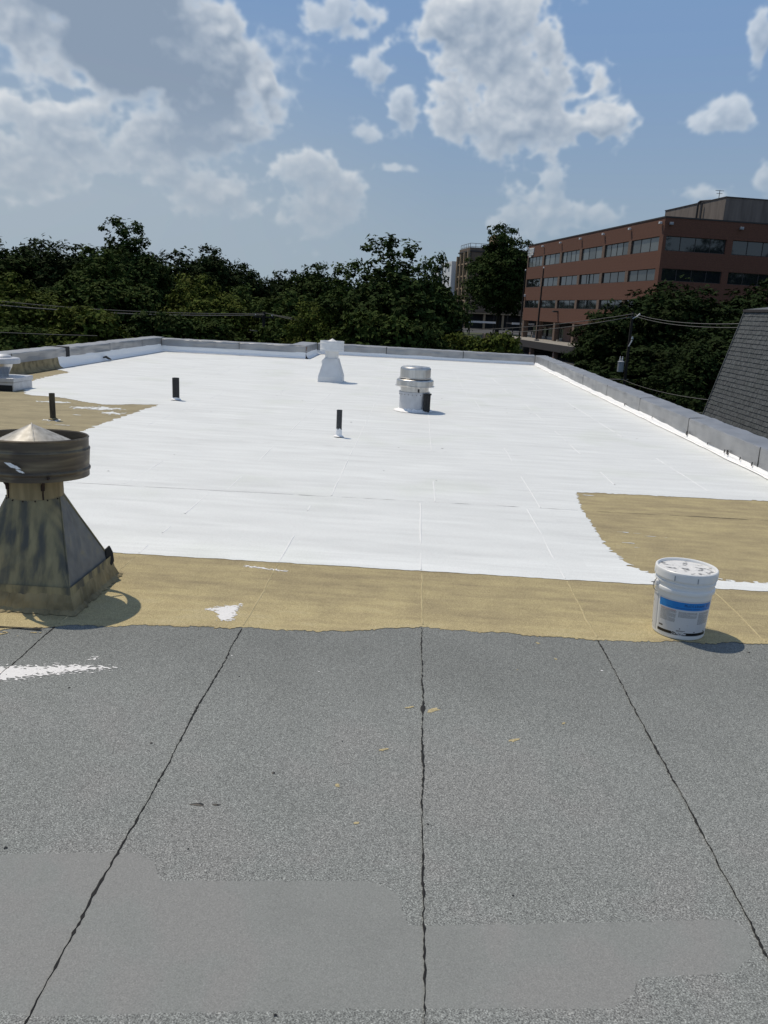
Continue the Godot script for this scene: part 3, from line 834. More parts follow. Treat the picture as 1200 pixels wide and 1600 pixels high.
# ---------------------------------------------------------------- things on the roof
func make_near_vent():
	var o := thing("roof_ventilator", "dark ventilator with ringed cap and cone, smeared with tan paint, near left", "roof vent", Vector3(-1.99, 0.0, -4.08))
	o.scale = Vector3(0.94, 1.02, 0.94)
	# curb with cant and ragged flashing
	var curb := MB.new()
	curb.pyramid(Vector2(0.325, 0.325), 0.0, Vector2(0.30, 0.30), 0.115)
	part("curb", curb, M.flash_tan, o)
	var fl := MB.new()
	var nn := noise(61, 6.0, 3)
	var steps := 160
	var pts := []
	for k in steps:
		var f := float(k) / steps * 4.0
		var e := int(f)
		var t := f - e
		var q: Vector2 = [Vector2(-1 + 2 * t, 1), Vector2(1, 1 - 2 * t), Vector2(1 - 2 * t, -1), Vector2(-1, -1 + 2 * t)][e]
		var w1 := nn.get_noise_2d(k * 0.05, 0.0)
		var w2 := nn.get_noise_2d(k * 0.04, 9.0)
		var far := 1.0 + 0.3 * maxf(0.0, q.x) * maxf(0.0, -q.y + 0.3)
		pts.append([Vector3(q.x * 0.309, 0.105 + 0.010 * w2, q.y * 0.309), Vector3(q.x * (0.322 + 0.012 * w1), 0.062 + 0.012 * w2, q.y * (0.322 + 0.012 * w1)), Vector3(q.x * (0.33 + 0.012 * w2 * far), 0.022 + 0.01 * w1, q.y * (0.33 + 0.012 * w2 * far)), Vector3(q.x * (0.343 + 0.022 * far * (0.5 + w1)), 0.0065, q.y * (0.343 + 0.022 * far * (0.5 + w1)))])
	for k in steps:
		var a = pts[k]
		var b = pts[(k + 1) % steps]
		for j in 3: fl.oquad(a[j], b[j], b[j + 1], a[j + 1], Vector3(0, -0.1, 0))
	part("flashing", fl, M.flash_tan, o)
	var flap := MB.new()
	var fp := [Vector3(0.300, 0.115, -0.235), Vector3(0.318, 0.085, -0.268), Vector3(0.322, 0.10, -0.30), Vector3(0.312, 0.15, -0.312), Vector3(0.298, 0.19, -0.30), Vector3(0.29, 0.18, -0.26)]
	for k in range(1, 5): flap.tri(fp[0], fp[k], fp[k + 1])
	for k in 6: flap.quad(fp[k], fp[(k + 1) % 6], fp[(k + 1) % 6] - Vector3(0.008, 0.0, 0.0), fp[k] - Vector3(0.008, 0.0, 0.0))
	part("loose_flap", flap, M.tar_rough, o)
	# square base drawn in to a round neck: four flat sides and four folded corners
	var hb := 0.305
	var rt := 0.152
	var top_at = func(deg: float): return Vector3(sin(deg_to_rad(deg)) * rt, 0.535, cos(deg_to_rad(deg)) * rt)
	for k in 4:
		var turn := Basis(Vector3.UP, k * PI / 2)
		var wide := 38.0 if k % 2 == 0 else 10.0
		var corner_l := turn * Vector3(-hb, 0.10, hb)
		var corner_r := turn * Vector3(hb, 0.10, hb)
		var s := MB.new()
		var n := 10
		var g = func(u: float, t: float):
			var q := corner_l.lerp(corner_r, u).lerp(turn * top_at.call(lerpf(-wide, wide, u)), t)
			return q + turn * Vector3(0, 0, 0.007 * nn.get_noise_3d(u * 3.0, t * 3.0, k * 5.0) * (1 - absf(u * 2 - 1)) * sin(PI * t))
		for i in n:
			for j in n:
				s.quad(g.call(float(i) / n, float(j) / n), g.call(float(i + 1) / n, float(j) / n), g.call(float(i + 1) / n, float(j + 1) / n), g.call(float(i) / n, float(j + 1) / n))
		part("side_panel", s, M.vent_side if k == 1 else M.vent_paint, o)
		var c := MB.new()
		var a0 := wide
		var a1 := 90.0 - (10.0 if k % 2 == 0 else 38.0)
		for i in 6:
			c.tri(corner_r, turn * top_at.call(lerpf(a0, a1, (i + 1) / 6.0)), turn * top_at.call(lerpf(a0, a1, i / 6.0)))
		part("corner_fold", c, M.vent_paint, o)
		var e := MB.new()
		e.tube([corner_r, corner_r.lerp(turn * top_at.call(a1 if k % 2 == 0 else a0), 0.5) + turn * Vector3(0.002, 0, 0.002), turn * top_at.call(a1 if k % 2 == 0 else a0)], [0.006, 0.005, 0.004], 6)
		part("corner_seam", e, M.vent_paint, o)
	var lipm := MB.new()
	lipm.pyramid(Vector2(0.312, 0.312), 0.09, Vector2(0.308, 0.308), 0.135, Vector3.ZERO, false)
	part("bottom_band", lipm, M.vent_paint, o)
	var neck := MB.new()
	neck.lathe([Vector2(0.152, 0.523), Vector2(0.154, 0.529), Vector2(0.152, 0.535), Vector2(0.150, 0.537), Vector2(0.148, 0.72)], 40)
	part("neck", neck, M.vent_neck, o)
	for k in 4:
		var a0: float = deg_to_rad([-40.0, 40.0, 140.0, 220.0][k])
		var p := Vector3(sin(a0), 0, cos(a0))
		var st := MB.new()
		st.tube([p * 0.152 + Vector3(0, 0.537, 0), p * 0.153 + Vector3(0, 0.60, 0)], [0.004, 0.004], 5)
		st.tube([p * 0.154 + Vector3(0, 0.585, 0), p * 0.156 + Vector3(0, 0.61, 0), p * 0.175 + Vector3(0, 0.63, 0), p * 0.285 + Vector3(0, 0.675, 0)], [0.010, 0.011, 0.007, 0.007], 6)
		part("strut", st, M.rust, o)
	for k in 7:
		var r := MB.new()
		var a := deg_to_rad(-72.0 + k * 24.0)
		r.tube([Vector3(sin(a) * 0.148, 0.532, cos(a) * 0.148), Vector3(sin(a) * 0.158, 0.532, cos(a) * 0.158)], [0.005, 0.004], 6)
		part("rivet", r, M.rust, o)
	# wide open ring with two rolled beads
	var ring := MB.new()
	var R := 0.285
	ring.xf = Transform3D(Basis(Vector3.RIGHT, deg_to_rad(-2.0)), Vector3(0, 0.0, 0))
	var prof := [Vector2(R - 0.008, 0.64), Vector2(R, 0.64), Vector2(R, 0.668)]
	for y in [0.673, 0.775]:
		prof.append_array([Vector2(R + 0.005, y), Vector2(R + 0.007, y + 0.006), Vector2(R + 0.005, y + 0.012), Vector2(R, y + 0.017)])
	prof.append_array([Vector2(R, 0.835), Vector2(R + 0.003, 0.842), Vector2(R - 0.003, 0.848), Vector2(R - 0.007, 0.842), Vector2(R - 0.008, 0.64)])
	ring.lathe(prof, 56)
	part("cap_ring", ring, M.vent_ring, o)
	for sm in [[-0.62, -0.32, 0.755, 0.725, 0.013], [-0.42, -0.26, 0.722, 0.705, 0.008]]:
		var mb := MB.new()
		var n := 14
		for i in n:
			var row := []
			for t in [float(i) / n, float(i + 1) / n]:
				var a: float = lerpf(sm[0], sm[1], t) + 0.55
				var w: float = sm[4] * sin(PI * clampf(t, 0.02, 0.98)) * (0.8 + 0.4 * nn.get_noise_2d(t * 9, 3.0))
				var y: float = lerpf(sm[2], sm[3], t)
				for g in [-w, w]: row.append(Vector3(sin(a) * (R + 0.0022), y + g, cos(a) * (R + 0.0022)))
			mb.quad(row[0], row[2], row[3], row[1])
		mb.col = Color(0.55, 0.56, 0.58)
		part("paint_smear", mb, M.white, o)
	var cone := MB.new()
	cone.lathe([Vector2(0.0, 0.62), Vector2(0.225, 0.70), Vector2(0.232, 0.798), Vector2(0.235, 0.803), Vector2(0.012, 0.905), Vector2(0.0, 0.908)], 40)
	part("cone_cap", cone, M.vent_cone, o)
	var fold := MB.new()
	fold.tube([Vector3(0.235 * sin(0.5), 0.804, 0.235 * cos(0.5)), Vector3(0.0, 0.911, 0.0)], [0.004, 0.004], 6)
	part("cone_seam", fold, M.vent_cone, o)

func make_white_vent():
	var o := thing("roof_ventilator", "white painted ventilator with flared base and open ring cap near back parapet", "roof vent", Vector3(-1.83, 0.0, -17.42), 0.0)
	part("base", (func(): var m := MB.new(); m.pyramid(Vector2(0.26, 0.26), 0.0, Vector2(0.25, 0.25), 0.125); return m).call(), M.white_metal, o)
	for k in 4:
		var s := MB.new()
		s.xf = Transform3D(Basis(Vector3.UP, k * PI / 2), Vector3.ZERO)
		s.quad(Vector3(-0.245, 0.125, 0.245), Vector3(0.245, 0.125, 0.245), Vector3(0.142, 0.5, 0.142), Vector3(-0.142, 0.5, 0.142))
		part("side_panel", s, M.white_metal, o)
		var e := MB.new()
		e.xf = s.xf
		e.tube([Vector3(0.25, 0.0, 0.25), Vector3(0.246, 0.125, 0.246), Vector3(0.142, 0.5, 0.142)], [0.012, 0.012, 0.008], 6)
		part("corner_seam", e, M.white_metal, o)
	var neck := MB.new()
	neck.lathe([Vector2(0.165, 0.485), Vector2(0.165, 0.5), Vector2(0.145, 0.505), Vector2(0.145, 0.70)], 24)
	part("neck", neck, M.white_metal, o)
	var ring := MB.new()
	var R := 0.255
	ring.lathe([Vector2(R - 0.007, 0.655), Vector2(R, 0.655), Vector2(R, 0.69), Vector2(R + 0.006, 0.697), Vector2(R, 0.704), Vector2(R, 0.82), Vector2(R + 0.006, 0.827), Vector2(R, 0.834), Vector2(R, 0.865), Vector2(R - 0.007, 0.865), Vector2(R - 0.007, 0.655)], 40)
	part("cap_ring", ring, M.white_metal, o)
	var cone := MB.new()
	cone.lathe([Vector2(0.0, 0.66), Vector2(0.20, 0.72), Vector2(0.205, 0.80), Vector2(0.0, 0.915)], 32)
	part("cone_cap", cone, M.white_metal, o)
	var lump := MB.new()
	lump.tube([Vector3(-0.17, 0.36, 0.16), Vector3(-0.175, 0.43, 0.14), Vector3(-0.155, 0.48, 0.13)], [0.02, 0.035, 0.015], 7)
	part("sealant_lump", lump, M.white_metal, o)

func make_fan():
	var o := thing("exhaust_fan", "shiny aluminium exhaust fan with stacked drums on white painted roof", "exhaust fan", Vector3(-0.01, 0.0, -13.03))
	var skirt := MB.new()
	var nn := noise(71, 3.0, 3)
	var n := 40
	for i in n:
		var row := []
		for k in [i, i + 1]:
			var a = TAU * (k % n) / n
			var d := Vector3(sin(a), 0, cos(a))
			var w := nn.get_noise_2d(d.x * 3.0, d.z * 3.0)
			row.append([d * 0.236 + Vector3(0, 0.05 + 0.03 * w, 0), d * (0.262 + 0.02 * w) + Vector3(0, 0.03, 0), d * (0.33 + 0.05 * w) + Vector3(0, 0.0125, 0)])
		for j in 2: skirt.oquad(row[0][j], row[1][j], row[1][j + 1], row[0][j + 1], Vector3(0, -0.1, 0))
	skirt.col = Color(0.8, 0.8, 0.8)
	part("base_sealant", skirt, M.white, o)
	var base := MB.new()
	base.lathe([Vector2(0.236, 0.0), Vector2(0.236, 0.285)], 40)
	part("curb_tube", base, M.galv, o)
	var fl := MB.new()
	fl.lathe([Vector2(0.236, 0.262), Vector2(0.246, 0.262), Vector2(0.247, 0.30), Vector2(0.252, 0.302), Vector2(0.252, 0.318), Vector2(0.2, 0.32)], 40)
	part("clamp_band", fl, M.galv, o)
	for k in 10:
		var a := -1.2 + k * 0.27
		var b := MB.new()
		b.tube([Vector3(sin(a) * 0.244, 0.281, cos(a) * 0.244), Vector3(sin(a) * 0.253, 0.281, cos(a) * 0.253)], [0.006, 0.006], 6)
		part("bolt", b, M.pipe_dark, o)
	var neck := MB.new()
	neck.lathe([Vector2(0.228, 0.315), Vector2(0.228, 0.42)], 40)
	part("neck", neck, M.alu, o)
	var clip := MB.new()
	clip.box(Vector3(0.055, 0.325, 0.215), Vector3(0.08, 0.375, 0.24), 0.003)
	part("latch", clip, M.pipe_dark, o)
	var lower := MB.new()
	lower.lathe([Vector2(0.20, 0.412), Vector2(0.316, 0.405), Vector2(0.318, 0.413), Vector2(0.300, 0.42), Vector2(0.298, 0.495), Vector2(0.292, 0.508), Vector2(0.28, 0.516), Vector2(0.255, 0.520), Vector2(0.15, 0.522)], 48)
	part("lower_drum", lower, M.alu, o)
	var gap := MB.new()
	gap.lathe([Vector2(0.235, 0.518), Vector2(0.235, 0.545)], 40)
	part("drum_gap", gap, M.black_box, o)
	var upper := MB.new()
	upper.lathe([Vector2(0.20, 0.537), Vector2(0.258, 0.532), Vector2(0.260, 0.539), Vector2(0.247, 0.545), Vector2(0.245, 0.675), Vector2(0.241, 0.692), Vector2(0.231, 0.705), Vector2(0.215, 0.714), Vector2(0.12, 0.722), Vector2(0.0, 0.725)], 48)
	part("upper_drum", upper, M.alu, o)
	var cb := MB.new()
	cb.box(Vector3(0.155, 0.035, 0.10), Vector3(0.262, 0.292, 0.225), 0.006)
	part("control_box", cb, M.black_box, o)
	part("box_lid", bx(Vector3(0.145, 0.292, 0.09), Vector3(0.275, 0.308, 0.235), 0.004), M.black_box, o)
	var cd := MB.new()
	cd.tube([Vector3(0.215, 0.29, 0.228), Vector3(0.213, 0.19, 0.232), Vector3(0.213, 0.10, 0.232)], [0.012, 0.012, 0.012], 8)
	part("conduit", cd, M.pipe_dark, o)
	var cd2 := MB.new()
	cd2.tube([Vector3(0.235, 0.05, 0.19), Vector3(0.236, 0.0, 0.19)], [0.016, 0.016], 8)
	part("box_leg", cd2, M.pipe_dark, o)

func make_left_vent():
	var o := thing("mushroom_vent", "white domed vent on a square curb at left edge before left parapet", "roof vent", Vector3(-6.79, 0.0, -13.06))
	var c1 := MB.new()
	c1.box(Vector3(-0.32, 0.0, -0.32), Vector3(0.32, 0.145, 0.32), 0.006)
	part("curb", c1, M.galv, o)
	part("curb_cap", bx(Vector3(-0.335, 0.145, -0.335), Vector3(0.335, 0.215, 0.335), 0.006), M.galv, o)
	var bowl := MB.new()
	bowl.lathe([Vector2(0.08, 0.215), Vector2(0.085, 0.25), Vector2(0.11, 0.31), Vector2(0.14, 0.37), Vector2(0.155, 0.43)], 28)
	part("bowl", bowl, M.alu, o)
	var lid := MB.new()
	lid.lathe([Vector2(0.1, 0.43), Vector2(0.262, 0.425), Vector2(0.27, 0.432), Vector2(0.268, 0.495), Vector2(0.258, 0.51), Vector2(0.235, 0.515), Vector2(0.14, 0.52), Vector2(0.14, 0.535), Vector2(0.125, 0.55), Vector2(0.06, 0.57), Vector2(0.0, 0.572)], 36)
	part("hood", lid, M.galv, o)
	var tarp := MB.new()
	tarp.box(Vector3(-0.20, 0.004, 0.322), Vector3(0.30, 0.10, 0.328), 0.002)
	part("bare_patch", tarp, M.tar_rough, o)

func pipe(label: String, x: float, z: float, r: float, h: float, m: Material, sleeve: float, sm: Material):
	var o := thing("vent_pipe", label, "vent pipe", Vector3(x, 0.0, z), 0.0, "short vent pipes on the roof")
	var p := MB.new()
	p.lathe([Vector2(r, 0.0), Vector2(r, h), Vector2(r * 0.78, h), Vector2(r * 0.78, h - 0.12), Vector2(0, h - 0.12)], 20)
	part("tube", p, m, o)
	var s := MB.new()
	var nn := noise(int(absf(x) * 1000), 2.0, 3)
	for i in 20:
		var row := []
		for k in [i, i + 1]:
			var a = TAU * (k % 20) / 20.0
			var d := Vector3(sin(a), 0, cos(a))
			row.append([d * (r + 0.0025) + Vector3(0, sleeve + sleeve * 0.3 * nn.get_noise_2d(d.x * 2.0, d.z * 2.0), 0), d * (r + 0.0045) + Vector3(0, 0.03, 0), d * (r + 0.03) + Vector3(0, 0.0175, 0)])
		for j in 2: s.oquad(row[0][j], row[1][j], row[1][j + 1], row[0][j + 1], Vector3(0, -0.02, 0))
	s.col = Color(0.75, 0.75, 0.75)
	part("sealant_sleeve", s, sm, o)

const GLYPHS := {"M": [17, 27, 21, 21, 17, 17, 17], "u": [0, 0, 17, 17, 17, 19, 13], "l": [12, 4, 4, 4, 4, 4, 14], "t": [8, 8, 28, 8, 8, 9, 6], "i": [4, 0, 12, 4, 4, 4, 14], "b": [16, 16, 30, 17, 17, 17, 30], "a": [0, 0, 14, 1, 15, 17, 15], "s": [0, 0, 15, 16, 14, 1, 30], "e": [0, 0, 14, 17, 31, 16, 14], "E": [31, 16, 16, 30, 16, 16, 31], "P": [30, 17, 17, 30, 16, 16, 16]}

func write(im: Image, text: String, x: int, y: int, k: int, col: Color):
	for ch in text:
		if GLYPHS.has(ch):
			for r in 7:
				for b in 5:
					if GLYPHS[ch][r] & (16 >> b): im.fill_rect(Rect2i(x + b * k, y + r * k, k, k), col)
		x += 6 * k

func make_bucket():
	var o := thing("bucket", "white plastic paint bucket with blue-banded label and scuffed lid", "bucket", Vector3(1.475, 0.0034, -4.06))
	var b := MB.new()
	b.lathe([Vector2(0.0, 0.004), Vector2(0.122, 0.004), Vector2(0.124, 0.0), Vector2(0.130, 0.002), Vector2(0.132, 0.008), Vector2(0.1435, 0.243), Vector2(0.152, 0.246), Vector2(0.1535, 0.252), Vector2(0.1535, 0.262), Vector2(0.152, 0.267), Vector2(0.1462, 0.27), Vector2(0.1470, 0.288), Vector2(0.152, 0.291), Vector2(0.1525, 0.30), Vector2(0.1475, 0.304), Vector2(0.148, 0.325)], 56)
	part("pail", b, M.plastic, o)
	var lid := MB.new()
	lid.lathe([Vector2(0.149, 0.318), Vector2(0.1565, 0.317), Vector2(0.158, 0.32), Vector2(0.1578, 0.352), Vector2(0.1565, 0.360), Vector2(0.152, 0.364), Vector2(0.146, 0.363), Vector2(0.143, 0.358), Vector2(0.142, 0.350)], 56)
	var lidn := part("lid", lid, M.plastic, o)
	var top := MB.new()
	top.lathe([Vector2(0.142, 0.350), Vector2(0.12, 0.3503), Vector2(0.118, 0.3518), Vector2(0.05, 0.3522), Vector2(0.048, 0.3535), Vector2(0.04, 0.3535), Vector2(0.038, 0.3522), Vector2(0.0, 0.352)], 48)
	part("lid_top", top, M.lid_top, lidn).set_meta("label", "scuffed grey middle of the lid")
	for a in [-0.66, 0.06, 0.9, -1.6]:
		var t := MB.new()
		t.xf = Transform3D(Basis(Vector3.UP, a), Vector3.ZERO)
		t.box(Vector3(-0.0022, 0.319, 0.156), Vector3(0.0022, 0.345, 0.1595))
		part("tear_tab", t, M.can_grey if a > -1.0 and a < 0.2 else M.plastic, lidn)
	# ear and wire handle on the left
	for s in [-1, 1]:
		var ear := MB.new()
		ear.xf = Transform3D(Basis(Vector3.UP, -PI / 2 * s + 0.15), Vector3.ZERO)
		ear.tube([Vector3(0, 0.275, 0.146), Vector3(0, 0.275, 0.163)], [0.017, 0.014], 14)
		part("handle_ear", ear, M.plastic, o)
	var h := MB.new()
	var hp := []
	var hr := []
	var turn := Basis(Vector3.UP, 0.15)
	for k in 25:
		var a := PI * k / 24.0
		var p := turn * Vector3(-cos(a) * 0.166, 0.275 - 0.055 * sin(a), -sin(a) * 0.168)
		if k == 0 or k == 24: p.y = 0.275
		hp.append(p); hr.append(0.0018)
	h.tube(hp, hr, 6)
	part("wire_handle", h, M.wire, o)
	var drop := MB.new()
	var dl := turn * Vector3(-0.168, 0, 0.01)
	drop.tube([dl + Vector3(0.004, 0.298, 0), dl + Vector3(-0.010, 0.275, 0.004), dl + Vector3(-0.009, 0.25, 0.008), dl + Vector3(0.010, 0.232, 0.012)], [0.0016, 0.0016, 0.0016, 0.0016], 6)
	part("wire_loop", drop, M.wire, o)
	# label wrapped round the front
	var im := Image.create(1024, 700, false, Image.FORMAT_RGB8)
	im.fill(Color(0.80, 0.81, 0.82))
	im.fill_rect(Rect2i(0, 28, 1024, 150), Color(0.04, 0.49, 0.80))
	im.fill_rect(Rect2i(0, 28, 260, 150), Color(0.06, 0.52, 0.82))
	write(im, "Multibase EP", 470, 58, 7, Color(0.03, 0.09, 0.22))
	var rr := RandomNumberGenerator.new()
	rr.seed = 9
	for x in [150, 330, 480, 620, 800]: im.fill_rect(Rect2i(x, 140, rr.randi_range(110, 150), 7), Color(0.05, 0.26, 0.5))
	for colm in [[40, 335, 200, 440], [385, 700, 215, 330], [745, 990, 215, 450]]:
		var y: int = colm[2]
		while y < colm[3]:
			var x: int = colm[0]
			var para := (y / 13) % 7
			while x < colm[1] - (120 if para == 6 else 0):
				var w := rr.randi_range(7, 26)
				var red: bool = colm[0] == 40 and y < 226
				im.fill_rect(Rect2i(x, y, w, 7), Color(0.62, 0.28, 0.24) if red else grey(rr.randf_range(0.36, 0.5)))
				x += w + 5
			y += 13
	im.fill_rect(Rect2i(30, 545, 90, 30), grey(0.15))
	for x in range(34, 116, 9): im.fill_rect(Rect2i(x, 552, 5, 16), grey(0.45))
	for s in [[430, 545, 22, 22], [380, 590, 160, 12], [385, 608, 120, 10], [700, 600, 30, 18], [560, 470, 8, 8], [930, 600, 40, 22]]:
		im.fill_rect(Rect2i(s[0], s[1], s[2], s[3]), grey(0.42))
	im.fill_rect(Rect2i(0, 630, 1024, 56), Color(0.03, 0.03, 0.035))
	for k in 46:                                                           # torn print on the dark band
		im.fill_rect(Rect2i(300 + rr.randi_range(0, 250), 615 + rr.randi_range(0, 60), rr.randi_range(8, 40), rr.randi_range(5, 18)), Color(0.80, 0.81, 0.82))
	var lm := StandardMaterial3D.new()
	lm.albedo_texture = ImageTexture.create_from_image(im)
	lm.albedo_color = Color(0.97, 0.97, 0.97)
	lm.roughness = 0.4
	var lb := MB.new()
	lb.lathe([Vector2(0.1340, 0.022), Vector2(0.1434, 0.216)], 36, Vector3.ZERO, -1.20, 0.92, true)
	part("label", lb, lm, o)
	var im2 := Image.create(256, 512, false, Image.FORMAT_RGB8)
	im2.fill(Color(0.80, 0.81, 0.82))
	for k in 9:
		im2.fill_rect(Rect2i(40 + (k % 3) * 16, 20 + k * 54, 110 - (k % 2) * 40, 26), Color(0.1, 0.12, 0.12))
		im2.fill_rect(Rect2i(60, 14 + k * 54, 22, 40), Color(0.1, 0.12, 0.12))
	var lm2: StandardMaterial3D = lm.duplicate()
	lm2.albedo_texture = ImageTexture.create_from_image(im2)
	var lb2 := MB.new()
	lb2.lathe([Vector2(0.1340, 0.022), Vector2(0.1434, 0.216)], 24, Vector3.ZERO, -2.6, -1.32, true)
	part("label", lb2, lm2, o).set_meta("label", "side label with large dark lettering")

# ---------------------------------------------------------------- office building and what stands round it
func window_row(o: Node3D, along_z: bool, u0: float, u1: float, y0: float, y1: float, panes: int, kind: Callable):
	# a framed strip of panes; along_z: on the plane x = 0 with u running to -z, else on z = 0 with u running to +x
	var W = func(u: float, y: float, inw: float): return Vector3(inw, y, -u) if along_z else Vector3(u, y, -inw)
	var add = func(mb: MB, ua: float, ub: float, ya: float, yb: float, ia: float, ib: float):
		var p: Vector3 = W.call(ua, ya, ia)
		var q: Vector3 = W.call(ub, yb, ib)
		mb.box(p.min(q), p.max(q))
	var fm := MB.new()
	add.call(fm, u0, u1, y0, y0 + 0.07, 0.16, 0.26); add.call(fm, u0, u1, y1 - 0.07, y1, 0.16, 0.26)
	for k in panes + 1:
		var u := clampf(lerpf(u0, u1, float(k) / panes), u0 + 0.04, u1 - 0.04)
		add.call(fm, u - 0.04, u + 0.04, y0 + 0.07, y1 - 0.07, 0.16, 0.26)
	var f := part("window", fm, M.dark_trim, o)
	for k in panes:
		var pm := MB.new()
		add.call(pm, lerpf(u0, u1, float(k) / panes) + 0.045, lerpf(u0, u1, float(k + 1) / panes) - 0.045, y0 + 0.075, y1 - 0.075, 0.20, 0.24)
		part("pane", pm, kind.call(k), f)

func make_office():
	var o := thing("office_building", "four-storey brown brick office block with window bands beyond the roof, right", "building", Vector3(27.98, 0.0, -100.16), 0.188)
	var L := 50.3
	var D := 46.0
	for y in [[0.7, 2.85], [4.15, 6.35], [7.75, 9.75], [11.4, 13.4]]:
		part("brick_band", bx(Vector3(0, y[0], -L), Vector3(D, y[1], 0)), M.brick, o)
	for y in [[2.85, 4.15], [6.35, 7.75], [9.75, 11.4]]:
		part("window_core", bx(Vector3(0.28, y[0], -L + 0.28), Vector3(D - 0.28, y[1], -0.28)), M.inside, o)
		part("corner_pier", bx(Vector3(0.005, y[0], -0.95), Vector3(0.4, y[1], -0.005)), M.brick, o)
		for k in range(1, 7):
			var u := 0.6 + 8.28 * k
			var w := 0.42 if k < 6 else 0.2
			if k == 6: u = L - 0.21
			part("pilaster", bx(Vector3(0.008, y[0], -u - w), Vector3(0.28, y[1], -u + w)), M.brick_pale, o)
		for k in range(1, 6):
			part("pilaster", bx(Vector3(8.05 + (k - 1) * 8.9, y[0], -0.28), Vector3(8.9 + (k - 1) * 8.9, y[1], -0.008)), M.brick, o)
	part("roof_edge", bx(Vector3(-0.06, 13.4, -L - 0.06), Vector3(D + 0.06, 13.56, 0.06)), M.dark_trim, o)
	var rows := [[9.75, 11.4], [6.35, 7.75], [2.85, 4.15]]
	for r in 3:
		for k in 6:
			var u0 := 0.6 + 8.28 * k + 0.42
			var u1 := 0.6 + 8.28 * (k + 1) - 0.42
			if k == 0: u0 = 0.96
			if k == 5: u1 = L - 0.42
			var kd = func(_p): return M.glass
			if r == 0: kd = func(p): return [M.blind, M.blind, M.blind_dim][(p * 7 + k * 5) % 3]
			elif r == 1 and k == 0: kd = func(p): return M.blind_dim
			elif r == 1 and k == 4: kd = func(p): return M.blind_dim if p == 0 else M.glass
			window_row(o, true, u0, u1, rows[r][0], rows[r][1], 3 if k % 2 == 0 or r > 0 else 4, kd)
		for k in 4:
			window_row(o, false, (0.42 if k == 0 else 8.9 + (k - 1) * 8.9 + 0.02), 8.03 + k * 8.9, rows[r][0], rows[r][1], 4, func(_p): return M.glass)
	# ground floor: recessed shop front behind columns
	part("ground_floor", bx(Vector3(2.2, -2.25, -L + 0.5), Vector3(D - 0.5, 0.7, -0.5)), M.inside, o)
	for k in 7:
		var u := clampf(0.6 + 8.28 * k, 0.5, L - 0.5)
		part("column", bx(Vector3(0.03, -2.25, -u - 0.42), Vector3(0.9, 0.7, -u + 0.42)), M.brick_pale, o)
	for k in [4, 5]:
		var u0 = 0.6 + 8.28 * k + 0.5
		var u1 = u0 + 7.2
		part("shop_sill", bx(Vector3(1.75, -2.25, -u1), Vector3(2.15, -1.75, -u0)), M.slab, o)
		part("transom", bx(Vector3(1.80, -0.35, -u1), Vector3(2.15, -0.15, -u0)), M.brick_pale, o)
		for j in 5:
			part("shop_pane", bx(Vector3(1.95, -1.75, -lerpf(u0, u1, (j + 1) / 5.0) + 0.06), Vector3(2.0, -0.35, -lerpf(u0, u1, j / 5.0) - 0.06)), M.glass, o)
	part("door", bx(Vector3(1.9, -2.25, -30.9), Vector3(2.15, 0.1, -27.6)), M.door_tan, o)
	part("door", bx(Vector3(1.9, -2.25, -34.2), Vector3(2.15, 0.1, -31.2)), M.door_tan, o)
	part("ground_wall", bx(Vector3(1.6, -2.25, -26.0), Vector3(2.19, 0.65, -18.0)), M.brick, o)
	for k in 7:
		var u := clampf(0.6 + 8.28 * k, 0.4, L - 0.6)
		var fl := MB.new()
		fl.box(Vector3(-0.42, 12.72, -u - 0.2), Vector3(-0.12, 12.98, -u + 0.2), 0.03)
		fl.box(Vector3(-0.14, 12.80, -u - 0.04), Vector3(0.0, 12.88, -u + 0.04))
		part("floodlight", fl, M.porcelain, o)
	for u in [0.7, 9.6, 18.5]:
		var fl := MB.new()
		fl.box(Vector3(u - 0.2, 12.6, 0.1), Vector3(u + 0.2, 12.9, 0.42), 0.03)
		fl.box(Vector3(u - 0.05, 12.72, 0.0), Vector3(u + 0.05, 12.8, 0.12))
		part("floodlight", fl, M.can_grey, o)
	var lamp := MB.new()
	lamp.box(Vector3(-0.35, 4.75, -49.9), Vector3(-0.0, 5.15, -49.5), 0.05)
	part("wall_lamp", lamp, M.porcelain, o)
	# concrete plant room on the roof
	var ph := part("penthouse", bx(Vector3(10.65, 13.3, -21.8), Vector3(34.0, 17.0, -6.0)), M.concrete, o)
	part("penthouse_edge", bx(Vector3(10.58, 17.0, -21.87), Vector3(34.07, 17.12, -5.93)), M.dark_trim, ph)
	part("louvre", bx(Vector3(17.5, 13.7, -6.0), Vector3(27.0, 15.2, -5.94)), M.inside, ph)
	var pp := MB.new()
	pp.tube([Vector3(10.35, 13.3, -12.2), Vector3(10.35, 16.7, -12.2), Vector3(10.38, 17.05, -12.2), Vector3(10.55, 17.22, -12.1), Vector3(11.4, 17.25, -11.0)], [0.13, 0.13, 0.13, 0.13, 0.13], 8)
	part("roof_pipe", pp, M.dark_trim, ph)
	var pp2 := MB.new()
	pp2.tube([Vector3(10.4, 13.3, -11.2), Vector3(10.4, 16.9, -11.2)], [0.09, 0.09], 8)
	part("roof_pipe", pp2, M.dark_trim, ph)
	var an := MB.new()
	an.tube([Vector3(12.2, 17.0, -10.5), Vector3(12.2, 18.5, -10.5)], [0.04, 0.04], 6)
	an.tube([Vector3(11.6, 18.45, -10.5), Vector3(12.8, 18.45, -10.5)], [0.03, 0.03], 6)
	an.tube([Vector3(11.8, 18.1, -10.5), Vector3(12.6, 18.1, -10.5)], [0.03, 0.03], 6)
	part("antenna", an, M.dark_trim, ph)
	part("roof_box", bx(Vector3(8.0, 13.3, -44.0), Vector3(20.0, 15.3, -36.0)), M.tower_brown, o)
